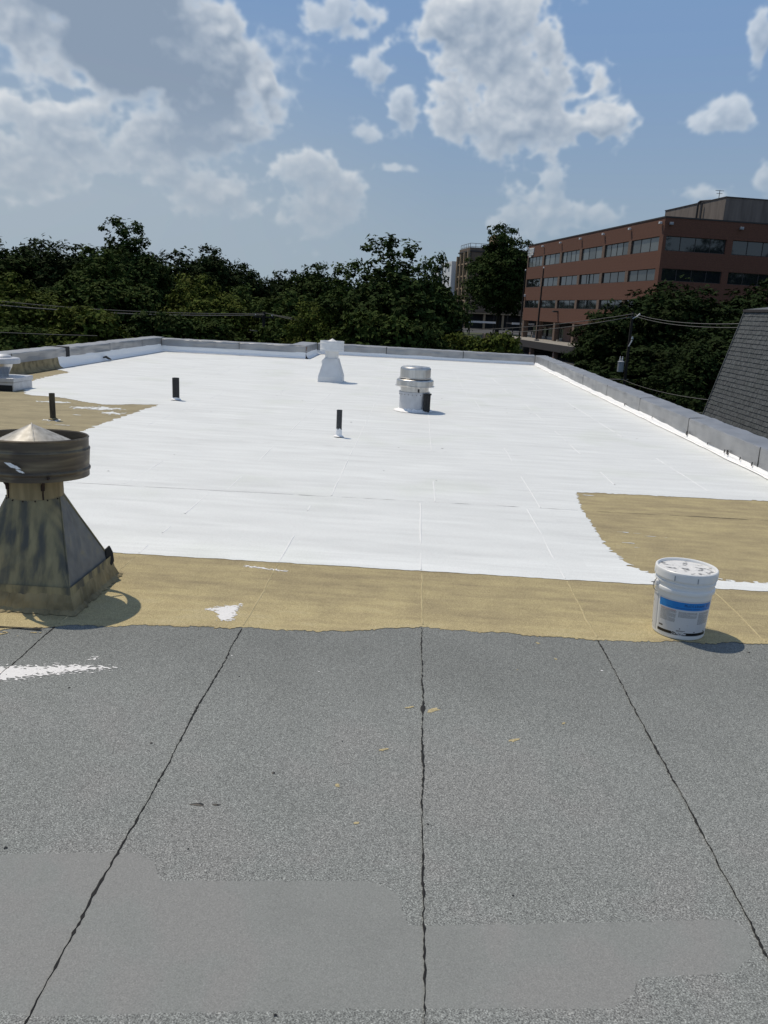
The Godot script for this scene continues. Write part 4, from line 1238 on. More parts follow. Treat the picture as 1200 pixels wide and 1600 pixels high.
	part("roof_box", bx(Vector3(3.0, 13.5, -28.0), Vector3(5.5, 14.0, -25.5)), M.dark_trim, o)
	# the deck in front, open underneath
	var dk := thing("plaza_deck", "raised concrete deck in front of the brick office block", "deck", Vector3(27.98, 0.0, -100.16), 0.188)
	part("deck_slab", bx(Vector3(-5.0, -2.6, -52.0), Vector3(2.0, -2.252, 4.0)), M.slab, dk)
	part("edge_beam", bx(Vector3(-5.06, -3.3, -52.05), Vector3(-4.6, -2.262, 4.05)), M.dark_trim, dk)
	for k in 6:
		part("deck_column", bx(Vector3(-4.8, -4.6, -51.5 + k * 10.5), Vector3(-4.2, -3.3, -50.9 + k * 10.5)), M.core, dk)
	part("brick_pier", bx(Vector3(-6.6, -4.6, -52.6), Vector3(-5.1, -2.0, -50.8), 0.03), M.brick_pale, dk)
	part("back_wall", bx(Vector3(1.0, -4.6, -52.0), Vector3(2.0, -2.61, 4.0)), M.inside, dk)
	var rail := MB.new()
	for k in 4: rail.tube([Vector3(-4.9, -2.25, -51.8 - k * 0.02), Vector3(-4.9, -1.2, -51.8)], [0.03, 0.03], 5)
	rail.tube([Vector3(-9.5, -1.2, -51.8), Vector3(-4.9, -1.2, -51.8)], [0.04, 0.04], 5)
	rail.tube([Vector3(-9.5, -2.4, -51.8), Vector3(-9.5, -1.2, -51.8)], [0.04, 0.04], 5)
	part("handrail", rail, M.dark_trim, dk)
	# white sign high on the left end of the front
	var sg := thing("wall_sign", "white three-row sign high on far end of brick office front", "sign", Vector3(27.98, 0.0, -100.16), 0.188)
	for q in [[47.0, 50.1, 12.15, 12.95], [47.2, 50.0, 11.72, 12.05], [48.2, 49.4, 11.42, 11.66]]:
		var pn := part("sign_row", bx(Vector3(-0.14, q[2], -q[1]), Vector3(-0.0, q[3], -q[0]), 0.02), M.sign_white, sg)
		var nl := int((q[1] - q[0]) / 0.42)
		for k in nl:                                                      # too far to read: a row of raised strokes
			part("letter_stroke", bx(Vector3(-0.155, q[2] + 0.14 * (q[3] - q[2]) + 0.02, -q[1] + 0.2 + k * 0.42), Vector3(-0.141, q[3] - 0.18 * (q[3] - q[2]), -q[1] + 0.2 + k * 0.42 + 0.16)), M.blind, pn)

func light_pole(label: String, at: Vector3, h: float, r: float, heads: int):
	var o := thing("light_pole" if heads else "bare_pole", label, "pole", at, 0.188)
	var p := MB.new()
	p.tube([Vector3(0, 0, 0), Vector3(0.04, h * 0.5, 0), Vector3(0.1, h, 0)], [r, r * 0.85, r * 0.6], 8)
	part("shaft", p, M.pole, o)
	part("base", bx(Vector3(-r * 2, 0, -r * 2), Vector3(r * 2, 0.25, r * 2), 0.02), M.slab, o)
	if heads == 0:
		var b := MB.new()
		b.lathe([Vector2(0, h), Vector2(0.12, h + 0.08), Vector2(0.12, h + 0.2), Vector2(0, h + 0.3)], 10, Vector3(0.1, 0, 0))
		part("finial", b, M.porcelain, o)
	for k in heads:
		var s := -1.0 if k == 0 else 1.0
		if heads == 1: s = 0.6
		var hd := MB.new()
		hd.box(Vector3(0.1 + s * 1.0 - 0.48, h - 0.05, -0.3), Vector3(0.1 + s * 1.0 + 0.48, h + 0.2, 0.3), 0.04)
		hd.box(Vector3(minf(0.1, 0.1 + s * 0.6), h + 0.02, -0.05), Vector3(maxf(0.1, 0.1 + s * 0.6), h + 0.12, 0.05))
		part("lamp_head", hd, M.dark_trim, o)

func make_far():
	# brown slab block half hidden by the oak
	var o := thing("apartment_tower", "brown concrete tower with pale piers left of the tall dark tree", "building", Vector3(11.6, 0.0, -213.7), 0.188)
	part("body", bx(Vector3(0.3, 1.4, -11.7), Vector3(22.0, 17.6, -0.3)), M.tower_brown, o)
	for k in 6:
		part("floor_slab", bx(Vector3(0.0, 1.3 + k * 3.05, -12.0), Vector3(22.3, 1.62 + k * 3.05, 0.0)), M.tower_tan if k < 5 else M.dark_trim, o)
	for k in 4:
		part("pier", bx(Vector3(-0.3, 1.2, -12.1 + k * 3.9), Vector3(0.25, 16.9 - (3 - k) * 0.35, -11.5 + k * 3.9)), M.tower_tan, o)
	for k in 5:
		for j in 4:
			part("wall_panel", bx(Vector3(0.7 + j * 5.4, 1.75 + k * 3.05, -0.3), Vector3(5.6 + j * 5.4, 4.2 + k * 3.05, -0.1)), M.tower_brown, o)
			part("window", bx(Vector3(-0.02 + 0.2, 2.2 + k * 3.05, -11.2 + j * 3.9), Vector3(0.29, 4.0 + k * 3.05, -8.2 + j * 3.9 if j < 3 else -0.6)), M.glass, o)
	part("stair_block", bx(Vector3(7.5, 17.6, -9.0), Vector3(11.0, 21.2, -3.0)), M.tower_tan, o)
	var rl := MB.new()
	for k in 6:
		rl.tube([Vector3(0.4 + k * 1.4, 16.8, -0.5), Vector3(0.4 + k * 1.4, 18.6, -0.5)], [0.06, 0.06], 5)
		rl.tube([Vector3(0.4, 16.8, -0.5 - k * 2.0), Vector3(0.4, 18.6, -0.5 - k * 2.0)], [0.06, 0.06], 5)
	for y in [17.8, 18.6]:
		rl.tube([Vector3(0.4, y, -10.5), Vector3(0.4, y, -0.5)], [0.06, 0.06], 5)
		rl.tube([Vector3(0.4, y, -0.5), Vector3(7.4, y, -0.5)], [0.06, 0.06], 5)
	part("roof_railing", rl, M.cable, o)
	part("ground_storey", bx(Vector3(1.5, -2.5, -10.5), Vector3(21.0, 1.3, -1.5)), M.inside, o)
	for k in 4:
		part("stilt", bx(Vector3(0.2 + k * 5.0, -2.5, -0.8), Vector3(0.7 + k * 5.0, 1.3, -0.3)), M.tower_tan, o)
	# white block behind it
	var w := thing("apartment_tower", "white apartment block just left of the brown tower", "building", Vector3(7.9, 0.0, -226.0), 0.188)
	part("body", bx(Vector3(0, 2.2, -14.0), Vector3(14.0, 14.7, 0)), M.tower_white, w)
	part("body_step", bx(Vector3(-0.9, 2.25, -18.0), Vector3(1.0, 14.0, -12.5)), M.tower_white, w)
	part("ground_storey", bx(Vector3(0.6, -2.5, -13.0), Vector3(13.0, 2.2, -0.6)), M.inside, w)
	for k in 4:
		for j in 3:
			part("window", bx(Vector3(2.4 + j * 4.0, 3.4 + k * 2.9, -0.05), Vector3(3.9 + j * 4.0, 5.0 + k * 2.9, 0.03)), M.glass, w)
			part("window", bx(Vector3(-0.03, 3.4 + k * 2.9, -12.0 + j * 4.0), Vector3(0.05, 5.0 + k * 2.9, -10.4 + j * 4.0)), M.glass, w)
	# carports by the car park
	for q in [[9.0, -150.0, 5.0, "left"], [17.2, -153.0, 4.2, "right"]]:
		var cp := thing("carport", "low flat carport with pale edge under the tall tree, %s one" % q[3], "carport", Vector3(q[0], -2.4, q[1]), 0.188, "carports below the tower")
		part("canopy", bx(Vector3(0, 2.3, -4.0), Vector3(q[2], 2.42, 0)), M.dark_trim, cp)
		part("fascia", bx(Vector3(-0.05, 2.2, 0.0), Vector3(q[2] + 0.05, 2.55, 0.08)), M.tower_white, cp)
		for k in 2: part("post", bx(Vector3(0.2 + k * (q[2] - 0.5), 0, -0.3), Vector3(0.35 + k * (q[2] - 0.5), 2.3, -0.15)), M.pole, cp)
	# parked car
	var car := thing("parked_car", "white hatchback parked beyond the trees below the white block", "car", Vector3(6.2, -2.38, -190.0), 0.05)
	var body := MB.new()
	var side := [Vector2(-2.1, 0.3), Vector2(2.1, 0.3), Vector2(2.15, 0.7), Vector2(1.95, 0.92), Vector2(1.0, 1.0), Vector2(-1.6, 1.0), Vector2(-2.1, 0.9)]
	var cab := [Vector2(-1.75, 1.0), Vector2(1.1, 1.0), Vector2(0.35, 1.5), Vector2(-1.3, 1.52)]
	for pr in [[side, 0.85], [cab, 0.68]]:
		var pl: Array = pr[0]
		var hw: float = pr[1]
		for k in pl.size():
			var a: Vector2 = pl[k]
			var b: Vector2 = pl[(k + 1) % pl.size()]
			body.quad(Vector3(b.x, b.y, hw), Vector3(b.x, b.y, -hw), Vector3(a.x, a.y, -hw), Vector3(a.x, a.y, hw))
		for k in range(1, pl.size() - 1):
			body.tri(Vector3(pl[0].x, pl[0].y, hw), Vector3(pl[k].x, pl[k].y, hw), Vector3(pl[k + 1].x, pl[k + 1].y, hw))
			body.tri(Vector3(pl[0].x, pl[0].y, -hw), Vector3(pl[k + 1].x, pl[k + 1].y, -hw), Vector3(pl[k].x, pl[k].y, -hw))
	part("body", body, M.car_white, car)
	for s in [-1, 1]:
		var g := MB.new()
		var z: float = 0.69 * s
		g.oquad(Vector3(-1.5, 1.05, z), Vector3(0.85, 1.05, z), Vector3(0.3, 1.42, z), Vector3(-1.2, 1.44, z), Vector3.ZERO)
		part("side_window", g, M.glass, car)
		for x in [-1.35, 1.35]:
			var wh := MB.new()
			wh.tube([Vector3(x, 0.32, 0.66 * s), Vector3(x, 0.32, 0.88 * s)], [0.32, 0.32], 16)
			part("wheel", wh, M.tar, car)
	# poles round the deck
	light_pole("tall dark bare pole standing in front of the brick office windows", Vector3(18.61, -2.25, -129.8), 10.9, 0.16, 0)
	light_pole("dark bare pole right at the far corner of the office block", Vector3(16.56, -2.25, -135.4), 10.7, 0.15, 0)
	light_pole("thin pole rising before the tall dark tree", Vector3(21.8, -2.35, -205.0), 13.6, 0.14, 0)
	light_pole("car park lamp with two flat heads before the brick office front", Vector3(22.42, -2.25, -132.2), 4.55, 0.12, 2)
	light_pole("short lamp post below the tall dark tree", Vector3(17.5, -2.35, -195.0), 4.6, 0.1, 1)
	# a grey house roof among the trees at left
	var hs := thing("house", "small grey-roofed house glimpsed between the trees at far left", "house", Vector3(-26.6, -4.5, -57.6), 0.5)
	part("wall", bx(Vector3(-3, 0, -3), Vector3(3, 2.6, 3)), M.can_grey, hs)
	var rf := MB.new()
	rf.quad(Vector3(-3.4, 2.5, 3.4), Vector3(3.4, 2.5, 3.4), Vector3(3.4, 4.3, 0), Vector3(-3.4, 4.3, 0))
	rf.quad(Vector3(3.4, 2.5, -3.4), Vector3(-3.4, 2.5, -3.4), Vector3(-3.4, 4.3, 0), Vector3(3.4, 4.3, 0))
	rf.tri(Vector3(3.4, 2.5, 3.4), Vector3(3.4, 2.5, -3.4), Vector3(3.4, 4.3, 0)); rf.tri(Vector3(-3.4, 2.5, -3.4), Vector3(-3.4, 2.5, 3.4), Vector3(-3.4, 4.3, 0))
	part("roof", rf, M.slate, hs)

func make_slate_house():
	var o := thing("slate_house", "neighbouring building with steep grey slate roof beyond right parapet", "building")
	# the steep face: foot line x = 9.0, y = -1.4; top line x = 9.6, y = 2.0; hip at the far end
	var foot := Vector3(9.0, -1.4, -25.45)
	var top := Vector3(9.62, 2.0, -24.85)
	var zn := -11.0
	var under := MB.new()
	under.quad(Vector3(foot.x + 0.06, foot.y, foot.z + 0.05), Vector3(foot.x + 0.06, foot.y, zn), Vector3(top.x + 0.06, top.y, zn), Vector3(top.x + 0.06, top.y, top.z + 0.05))
	under.quad(Vector3(16, foot.y, foot.z + 0.05), Vector3(foot.x + 0.06, foot.y, foot.z + 0.05), Vector3(top.x + 0.06, top.y, top.z + 0.05), Vector3(15.5, top.y, top.z + 0.05))
	part("roof_deck", under, M.dark_trim, o)
	var sl := MB.new()
	var rows := 27
	var up := Vector3(top.x - foot.x, top.y - foot.y, 0)
	var nrm := Vector3(-up.y, up.x, 0).normalized()
	for r in rows:
		var t0 := float(r) / rows
		var t1 := float(r + 1) / rows + 0.012
		var far0 := lerpf(foot.z, top.z, t0)
		var z := far0
		var stag := (0.09 if r % 2 else 0.0) + rng.randf() * 0.03
		var first := true
		while z < zn:
			var w := 0.165 + rng.randf_range(-0.035, 0.035)
			if first: w = 0.09 + stag
			first = false
			var z1 := minf(z + w, zn)
			var k := rng.randf_range(0.72, 1.12)
			sl.col = Color(k, k * rng.randf_range(0.98, 1.02), k)
			var lift := 0.022 + rng.randf_range(0, 0.007)
			var drop := rng.randf_range(-0.004, 0.006)
			var a := Vector3(foot.x, foot.y, 0) + up * t0 + nrm * lift - Vector3(0, drop, 0)
			var b := Vector3(foot.x, foot.y, 0) + up * t1 + nrm * 0.004
			var g := 0.004
			var fz := lerpf(foot.z, top.z, minf(t1, 1.0)) - far0 if z == far0 else 0.0
			sl.quad(Vector3(a.x, a.y, z + g), Vector3(a.x, a.y, z1 - g), Vector3(b.x, b.y, z1 - g), Vector3(b.x, b.y, z + g + fz))
			var a2 := a - nrm * 0.02
			sl.quad(Vector3(a2.x, a2.y, z + g), Vector3(a2.x, a2.y, z1 - g), Vector3(a.x, a.y, z1 - g), Vector3(a.x, a.y, z + g))
			sl.quad(Vector3(a.x, a.y, z1 - g), Vector3(a2.x, a2.y, z1 - g), Vector3(b.x + 0.003, b.y, z1 - g), Vector3(b.x, b.y, z1 - g))
			z = z1
	part("slates", sl, M.slate, o).set_meta("kind", "stuff")
	var cap := MB.new()
	cap.tube([foot + Vector3(-0.015, 0, -0.0), top + Vector3(-0.015, 0, 0.0)], [0.035, 0.035], 6)
	part("hip_cap", cap, M.slate, o)
	part("top_trim", bx(Vector3(top.x - 0.06, top.y, top.z - 0.05), Vector3(top.x + 0.25, top.y + 0.07, zn)), M.dark_trim, o)
	var up2 := MB.new()
	up2.quad(Vector3(top.x - 0.02, top.y + 0.072, top.z), Vector3(top.x - 0.02, top.y + 0.072, zn), Vector3(13.5, 2.75, zn), Vector3(13.5, 2.75, top.z + 3.0))
	part("upper_roof", up2, M.slate, o)
	part("wall", bx(Vector3(9.12, -4.5, -25.3), Vector3(16.0, -1.4, zn)), M.brick, o)

# ---------------------------------------------------------------- poles and wires
func cable(label: String, a: Vector3, b: Vector3, sag: float, r: float):
	var mb := MB.new()
	var pts := []
	var rad := []
	for k in 25:
		var t := k / 24.0
		pts.append(a.lerp(b, t) - Vector3(0, sag * 4.0 * t * (1 - t), 0)); rad.append(r)
	mb.tube(pts, rad, 6)
	tag(part("power_line", mb, M.cable, self), label, "power line", "overhead lines beyond the roof")

func make_poles():
	var p := thing("utility_pole", "dark utility pole with grey transformer can before the big dark trees, right", "utility pole", Vector3(12.85, -4.5, -50.4))
	var s := MB.new()
	s.tube([Vector3(0, 0, 0), Vector3(0, 6.6, 0)], [0.10, 0.075], 10)
	part("shaft", s, M.pole, p)
	var tr := MB.new()
	tr.lathe([Vector2(0, 2.98), Vector2(0.18, 3.0), Vector2(0.19, 3.02), Vector2(0.19, 3.55), Vector2(0.205, 3.56), Vector2(0.205, 3.62), Vector2(0.1, 3.68), Vector2(0, 3.69)], 20, Vector3(-0.36, 0, 0.05))
	var trn := part("transformer", tr, M.can_grey, p)
	for x in [-0.44, -0.3]:
		var b := MB.new()
		b.lathe([Vector2(0.03, 3.66), Vector2(0.05, 3.72), Vector2(0.03, 3.76), Vector2(0.05, 3.80), Vector2(0.025, 3.86), Vector2(0.03, 3.92), Vector2(0, 3.94)], 10, Vector3(x, 0, 0.05))
		part("bushing", b, M.porcelain, trn)
	var ins := MB.new()
	ins.tube([Vector3(-0.05, 4.55, 0.15), Vector3(0.05, 4.8, 0.2), Vector3(0.1, 4.95, 0.2)], [0.03, 0.035, 0.05], 8)
	ins.tube([Vector3(0.1, 5.0, 0.2), Vector3(0.1, 5.16, 0.2)], [0.075, 0.03], 8)
	part("fuse_cutout", ins, M.porcelain, p)
	var pin := MB.new()
	pin.tube([Vector3(0.0, 6.2, 0.1), Vector3(0.25, 6.35, 0.15), Vector3(0.4, 6.5, 0.15)], [0.03, 0.04, 0.05], 8)
	part("insulator", pin, M.porcelain, p)
	var arm := MB.new()
	arm.tube([Vector3(-1.0, 2.5, 0.0), Vector3(0.2, 2.55, 0.0)], [0.035, 0.035], 6)
	part("bracket", arm, M.cable, p)
	var q := thing("utility_pole", "dark wooden utility pole with crossarm among trees behind the back parapet", "utility pole", Vector3(-11.2, -4.5, -58.95))
	var s2 := MB.new()
	s2.tube([Vector3(0, 0, 0), Vector3(0, 5.45, 0)], [0.13, 0.10], 10)
	part("shaft", s2, M.pole, q)
	part("crossarm", bx(Vector3(-0.75, 4.98, -0.06), Vector3(0.75, 5.1, 0.06)), M.pole, q)
	part("lower_arm", bx(Vector3(-0.9, 4.02, -0.05), Vector3(1.2, 4.1, 0.05)), M.pole, q)
	for x in [-0.6, 0.6]:
		var b := MB.new()
		b.lathe([Vector2(0.03, 5.1), Vector2(0.05, 5.16), Vector2(0.03, 5.25), Vector2(0, 5.27)], 8, Vector3(x, 0, 0))
		part("insulator", b, M.porcelain, q)
	var pl := Vector3(-11.2, 0.7, -58.95)
	var pr := Vector3(12.85, 1.98, -50.4)
	cable("upper overhead line coming in from the left to the left pole", Vector3(-29.5, 1.05, -50.5), pl + Vector3(0, 0.1, 0.1), 0.35, 0.022)
	cable("thicker lower of the paired lines from the left edge to the left pole", Vector3(-29.5, 0.78, -50.3), pl + Vector3(0.05, 0.0, 0.2), 0.35, 0.034)
	cable("short single line low at the left edge before the trees", Vector3(-30.0, -0.45, -41.0), Vector3(-18.5, -0.75, -46.5), 0.1, 0.018)
	cable("upper overhead line from the left pole on to the transformer pole", pl + Vector3(0, 0.15, 0), pr + Vector3(0.0, 0.0, 0.1), 1.1, 0.02)
	cable("lower overhead line from the left pole on to the transformer pole", pl + Vector3(0.6, 0.02, 0.0), pr + Vector3(0.0, -0.16, 0.1), 1.25, 0.023)
	cable("low line from left pole crossarm into the leaves", Vector3(-12.2, -0.42, -58.9), Vector3(-8.0, -0.5, -59.0), 0.1, 0.03)
	cable("upper line from transformer pole to the slate-roofed building", pr + Vector3(0.1, 0, 0.1), Vector3(10.4, 1.75, -24.6), 0.25, 0.014)
	cable("second line just under it from transformer pole to the slate-roofed building", pr + Vector3(0.1, -0.12, 0.1), Vector3(10.4, 1.62, -24.6), 0.25, 0.013)
	cable("low line from the transformer bracket to the slate-roofed building", Vector3(12.7, -1.95, -50.3), Vector3(9.9, -0.72, -25.4), 0.2, 0.011)
	cable("lowest line ending at the foot of the slate roof", Vector3(11.6, -2.75, -44.0), Vector3(9.6, -1.12, -25.4), 0.05, 0.011)

# ---------------------------------------------------------------- trees
func tree_proto(called: String, sd: int, H: float, R: float, low: float, lobes: int, leaf: float, lobe_k: float, clumps: int, sprays: int, squash: float, ragged: float) -> Node3D:
	var r := RandomNumberGenerator.new()
	r.seed = sd
	var o := Node3D.new()
	o.name = called
	var tr := MB.new()
	var y0 := H * low
	var cy := (y0 + H) / 2.0
	var hy := (H - y0) / 2.0
	var tp := []
	var trad := []
	for k in 6:
		var t := k / 5.0
		tp.append(Vector3(0.25 * sin(t * 2.2 + sd), H * 0.72 * t, 0.2 * cos(t * 1.7 + sd) - 0.2)); trad.append(lerpf(0.035 * H * 0.6, 0.05, t))
	tr.tube(tp, trad, 8)
	var centres := []
	for k in lobes:
		var u := Vector3(r.randfn(), r.randfn() * 0.9, r.randfn()).normalized()
		var rad := r.randf_range(0.42, 0.66)
		var wide := 1.0 - squash * maxf(0.0, u.y) * 0.6
		var p := Vector3(u.x * R * rad * wide, cy + u.y * hy * rad * 1.02, u.z * R * rad * wide)
		centres.append([p, R * lobe_k * r.randf_range(0.72, 1.25) * (1.0 - 0.25 * maxf(0, u.y))])
	centres.append([Vector3(r.randf_range(-0.3, 0.3), H - R * lobe_k * 0.9, 0), R * lobe_k])
	centres.append([Vector3(0, cy, 0), R * 0.55])
	for c in centres:
		if r.randf() < 0.6:
			var from: Vector3 = tp[2 + r.randi() % 3]
			tr.tube([from, from.lerp(c[0], 0.5) + Vector3(0, 0.2, 0), c[0]], [0.11, 0.07, 0.025], 6, false)
	var m := MeshInstance3D.new()
	m.name = "trunk"; m.mesh = tr.mesh(); m.material_override = M.bark
	o.add_child(m)
	var V := PackedVector3Array()
	var N := PackedVector3Array()
	var C := PackedColorArray()
	var I := PackedInt32Array()
	for c in centres:
		var lc: Vector3 = c[0]
		var lr: float = c[1]
		for j in clumps:
			var u := Vector3(r.randfn(), r.randfn() + 0.35, r.randfn()).normalized()
			var inner := r.randf() < 0.18
			var cc := lc + u * lr * (r.randf_range(0.2, 0.6) if inner else r.randf_range(0.78, 1.0 + ragged)) * Vector3(1, 0.85, 1)
			if cc.y < 0.15: continue
			var cr := lr * r.randf_range(0.22, 0.42)
			var tone := r.randf_range(0.62, 1.3)
			var warm := r.randf_range(0.88, 1.14)
			for s in sprays:
				var q := (Vector3(r.randfn(), r.randfn() * 0.7, r.randfn()) * 0.62).limit_length(0.95) * cr
				var p := cc + q
				var out := (q.normalized() * 0.5 + u * 0.5 + Vector3(0, 0.55, 0) + Vector3(r.randfn(), r.randfn(), r.randfn()) * 0.55).normalized()
				var ax := out.cross(Vector3(r.randfn(), r.randfn(), r.randfn())).normalized()
				var bz := ax.cross(out)
				var kk := tone * r.randf_range(0.75, 1.25)
				var col := Color(kk * warm, kk, kk * 0.95)
				for l in 3:
					var ang := (l - 1) * 0.95 + r.randf_range(-0.25, 0.25)
					var dirv := ax * cos(ang) + bz * sin(ang) + out * r.randf_range(-0.35, 0.2)
					var sd2 := dirv.cross(out).normalized()
					var ll := leaf * r.randf_range(0.7, 1.3)
					var b := V.size()
					var pn := (out + dirv * r.randf_range(-0.3, 0.3)).normalized()
					V.append(p); V.append(p + dirv * ll * 0.5 + sd2 * ll * 0.3); V.append(p + dirv * ll - out * ll * 0.15); V.append(p + dirv * ll * 0.5 - sd2 * ll * 0.3)
					for t in 4:
						N.append(pn); C.append(col)
					I.append_array([b, b + 2, b + 1, b, b + 3, b + 2])
	var arr := []
	arr.resize(Mesh.ARRAY_MAX)
	arr[Mesh.ARRAY_VERTEX] = V; arr[Mesh.ARRAY_NORMAL] = N; arr[Mesh.ARRAY_COLOR] = C; arr[Mesh.ARRAY_INDEX] = I
	var am := ArrayMesh.new()
	am.add_surface_from_arrays(Mesh.PRIMITIVE_TRIANGLES, arr)
	var cm := MeshInstance3D.new()
	cm.name = "crown"; cm.mesh = am; cm.material_override = M.leaf_mid
	o.add_child(cm)
	o.set_meta("size", Vector2(H, R))
	return o

func make_trees():
	var P := {}
	P.round_a = tree_proto("tree", 1, 11.0, 4.6, 0.06, 24, 0.266, 0.47, 26, 22, 0.2, 0.05)
	P.round_b = tree_proto("tree", 2, 11.0, 4.4, 0.06, 28, 0.252, 0.42, 25, 22, 0.25, 0.08)
	P.ragged = tree_proto("tree", 3, 10.0, 3.6, 0.04, 36, 0.192, 0.37, 23, 22, 0.35, 0.2)
	P.feather = tree_proto("tree", 4, 8.0, 3.4, 0.02, 30, 0.163, 0.40, 26, 22, 0.3, 0.18)
	P.shrub = tree_proto("shrub", 5, 5.0, 2.6, -0.05, 22, 0.178, 0.42, 24, 22, 0.25, 0.15)
	P.oak = tree_proto("tree", 6, 19.0, 7.2, 0.08, 36, 0.340, 0.38, 26, 25, 0.15, 0.08)
	# kind, x, z, height, radius, leaf, label
	var list := [
		["round_b", -45.4, -83.4, 11.3, 6.0, "leaf_dark", "rounded dark tree at the far left edge of the back row"],
		["round_a", -42.0, -88.2, 11.6, 5.6, "leaf_deep", "second dark tree from the left in the back row"],
		["round_b", -36.1, -84.6, 10.9, 4.8, "leaf_deep", "dark tree just left of the tallest tree in the back row"],
		["ragged", -28.7, -80.0, 13.1, 4.7, "leaf_dark", "tallest dark ragged-topped tree of the left skyline"],
		["round_a", -25.9, -86.0, 11.0, 4.4, "leaf_deep", "dark tree on the right shoulder of the tallest left tree"],
		["round_b", -22.0, -85.2, 11.3, 4.0, "leaf_deep", "dark rounded tree ending the high part of left skyline"],
		["round_a", -18.9, -89.9, 10.2, 4.0, "leaf_deep", "lower dark tree where the left skyline drops"],
		["feather", -15.6, -94.6, 9.8, 4.2, "leaf_deep", "low distant tree at the dip of the skyline"],
		["round_b", -11.2, -89.2, 10.3, 4.0, "leaf_dark", "distant tree touching the left side of the big central tree"],
		["feather", -27.9, -55.4, 7.3, 3.9, "leaf_warm", "sunlit tree at left edge in front of the dark row"],
		["ragged", -24.0, -61.5, 9.4, 4.5, "leaf_mid", "broad conical tree with pale tips, front left"],
		["feather", -18.0, -67.6, 8.1, 3.8, "leaf_light", "yellow-green feathery tree between the dark ones at left centre"],
		["round_b", -15.6, -72.3, 7.4, 3.6, "leaf_mid", "mid-green rounded tree right of the yellow-green one"],
		["shrub", -21.2, -51.8, 5.4, 3.3, "leaf_warm", "tall olive shrub behind left parapet under the paired lines"],
		["shrub", -24.4, -48.7, 4.1, 2.4, "leaf_mid", "leafy shrub at the left edge behind left parapet"],
		["shrub", -18.0, -55.1, 5.2, 2.8, "leaf_dark", "dark shrub behind the back left corner of the parapet"],
		["shrub", -14.6, -58.1, 4.9, 3.0, "leaf_mid", "shrub left of the wooden utility pole"],
		["round_a", -10.5, -68.0, 7.2, 3.6, "leaf_mid", "small tree behind the wooden utility pole"],
		["ragged", -1.9, -52.0, 10.25, 4.1, "leaf_dark", "biggest tree at the centre behind the white vent"],
		["ragged", -5.0, -56.2, 9.0, 2.9, "leaf_mid", "ragged tree merging with the left of the central tree"],
		["ragged", 0.8, -54.8, 9.6, 2.3, "leaf_dark", "upright tree forming the right side of the central clump"],
		["feather", -6.2, -50.2, 6.3, 2.5, "leaf_warm", "olive feathery tree before the left side of central tree"],
		["shrub", -2.6, -45.9, 6.0, 3.0, "leaf_mid", "shrub at the foot of the central tree behind white vent"],
		["shrub", 0.4, -45.8, 5.6, 2.2, "leaf_dark", "shrub right of the central tree foot behind the aluminium fan"],
		["shrub", 2.4, -47.4, 5.0, 1.9, "leaf_warm", "low olive bush beyond the back parapet left of the right corner"],
		["shrub", 4.4, -45.8, 5.2, 2.0, "leaf_warm", "low olive bush beyond the back right corner of the parapet"],
		["shrub", -10.0, -56.8, 4.6, 2.4, "leaf_mid", "shrub in front of the wooden utility pole foot"],
		["oak", 15.7, -166.0, 23.0, 7.7, "leaf_dark", "tall dark tree between the brown tower and the brick office"],
		["round_a", 17.9, -63.8, 9.2, 4.6, "leaf_deep", "big dark rounded tree before the brick office corner"],
		["round_b", 20.8, -62.0, 8.6, 4.2, "leaf_deep", "dark tree merging with the right of the big rounded one"],
		["round_b", 14.6, -66.0, 6.4, 2.4, "leaf_deep", "dark tree sloping down at the left of the big rounded one"],
		["round_a", 26.0, -65.2, 9.7, 4.6, "leaf_deep", "dark tree above the slate roof at the right edge"],
		["shrub", 12.0, -57.5, 3.3, 2.0, "leaf_deep", "dark shrub beyond the right parapet near the deck"],
		["shrub", 15.2, -55.5, 4.6, 3.2, "leaf_deep", "dark shrub behind the transformer pole"],
		["shrub", 12.6, -38.0, 3.0, 1.6, "leaf_deep", "dark shrub between the right parapet and the slate roof"],
		["shrub", 9.2, -27.6, 2.8, 0.8, "leaf_light", "small yellow-green bush at the foot of the slate roof"],
		["round_b", 19.0, -50.0, 6.6, 3.6, "leaf_deep", "dark tree low beside the slate roof edge"],
		["round_a", 16.0, -46.0, 5.2, 2.6, "leaf_deep", "low dark tree right of the transformer pole"]]
	for t in [[39.0, -66.0, 17.5], [46.0, -58.0, 19.0], [55.0, -62.0, 19.5], [64.0, -66.0, 20.5], [72.0, -54.0, 19.5], [82.0, -60.0, 19.5], [52.0, -45.0, 17.0]]:
		list.append(["round_a" if int(t[0]) % 4 else "round_b", t[0], t[1], t[2], 6.5, "leaf_deep", "tall dark tree facing the shaded side of the brick office"])
	for t in list:
		var src: Node3D = P[t[0]]
		var sz: Vector2 = src.get_meta("size")
		var o: Node3D = src.duplicate()
		o.remove_meta("size")
		o.name = numbered(String(src.name))
		add_child(o)
		var ground := ground_y(Vector2(t[1], t[2]))
		o.position = Vector3(t[1], ground, t[2])
		var h: float = t[3] + (-4.5 - ground)
		o.rotation.y = rng.randf() * TAU
		o.scale = Vector3(t[4] / sz.y * 1.12, h / sz.x, t[4] / sz.y * 1.12)
		(o.get_node("crown") as MeshInstance3D).material_override = M[t[5]]
		tag(o, t[6], "shrub" if t[0] == "shrub" else "tree", "shrubs beyond the roof" if t[0] == "shrub" else "trees beyond the roof")
	for k in P: P[k].free()

# ---------------------------------------------------------------- ground
func ground_y(p: Vector2) -> float:
	return -4.5 + 2.05 * smoothstep(-152.0, -170.0, p.y)

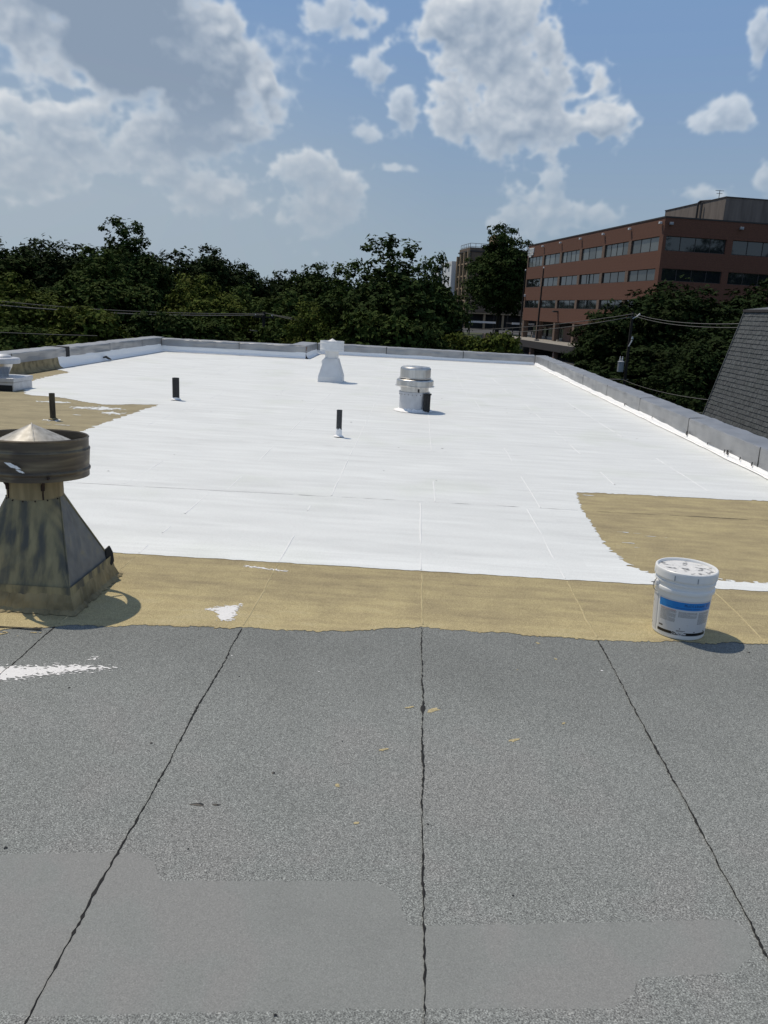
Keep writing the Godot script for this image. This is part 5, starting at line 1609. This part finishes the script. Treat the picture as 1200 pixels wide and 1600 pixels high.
func make_ground():
	var mb := MB.new()
	var zs := [60.0, 0.0, -60.0, -152.0, -155.0, -158.0, -161.0, -164.0, -167.0, -170.0, -260.0, -600.0, -1600.0]
	for j in zs.size() - 1:
		for i in 8:
			var x0 := -1200.0 + 300.0 * i
			var a := Vector3(x0, ground_y(Vector2(0, zs[j])), zs[j])
			var b := Vector3(x0, ground_y(Vector2(0, zs[j + 1])), zs[j + 1])
			mb.quad(a, a + Vector3(300, 0, 0), b + Vector3(300, 0, 0), b)
	part("ground", mb, M.grass, self).set_meta("kind", "structure")
	var pk := MB.new()
	pk.quad(Vector3(-6, -2.446, -170), Vector3(40, -2.446, -170), Vector3(46, -2.446, -250), Vector3(-10, -2.446, -250))
	part("car_park", pk, M.asphalt, self).set_meta("kind", "structure")
	var st := MB.new()
	st.quad(Vector3(-2, -4.49, -70), Vector3(45, -4.49, -70), Vector3(45, -4.49, -151), Vector3(-2, -4.49, -151))
	part("street", st, M.asphalt, self).set_meta("kind", "structure")
	var fw := MB.new()                                                    # woods along the horizon, far behind everything
	var r := RandomNumberGenerator.new()
	r.seed = 77
	for k in 9000:
		var az := r.randf_range(-1.1, 1.1)
		var dist := r.randf_range(300, 380)
		var p := Vector3(sin(az) * dist, -2.4 + r.randf_range(0, 1) ** 0.7 * (9.0 + 2.5 * nA.get_noise_2d(az * 30.0, 2.0)), -cos(az) * dist)
		var u := Vector3(r.randfn(), r.randfn(), r.randfn()).normalized() * 1.4
		var w := u.cross(Vector3(r.randfn(), r.randfn(), r.randfn())).normalized() * 1.2
		fw.quad(p - u, p + w, p + u, p - w)
	var fo := part("far_woods", fw, M.leaf_deep, self)
	fo.set_meta("kind", "stuff")
	tag(fo, "far-off band of woods along the horizon", "woods")

func _ready():
	rng.seed = 4242
	var t0 := Time.get_ticks_msec()
	view_and_light()
	print("sky ", Time.get_ticks_msec() - t0)
	materials()
	print("materials ", Time.get_ticks_msec() - t0)
	make_ground()
	make_roof()
	print("roof ", Time.get_ticks_msec() - t0)
	make_parapets()
	make_office()
	make_far()
	make_slate_house()
	make_trees()
	print("trees ", Time.get_ticks_msec() - t0)
	make_poles()
	make_near_vent()
	make_white_vent()
	make_fan()
	make_left_vent()
	pipe("dark thick pipe on the white coat near the bare tan corner", -3.83, -12.76, 0.055, 0.36, M.pipe_dark, 0.05, M.white)
	pipe("brown pipe on the bare tan part behind the near ventilator", -4.62, -10.06, 0.036, 0.345, M.pipe_brown, 0.03, M.flash_tan)
	pipe("grey pipe with white painted foot on the middle of white coat", -0.925, -9.93, 0.035, 0.345, M.pipe_grey, 0.11, M.white)
	make_bucket()
	print("done ", Time.get_ticks_msec() - t0)
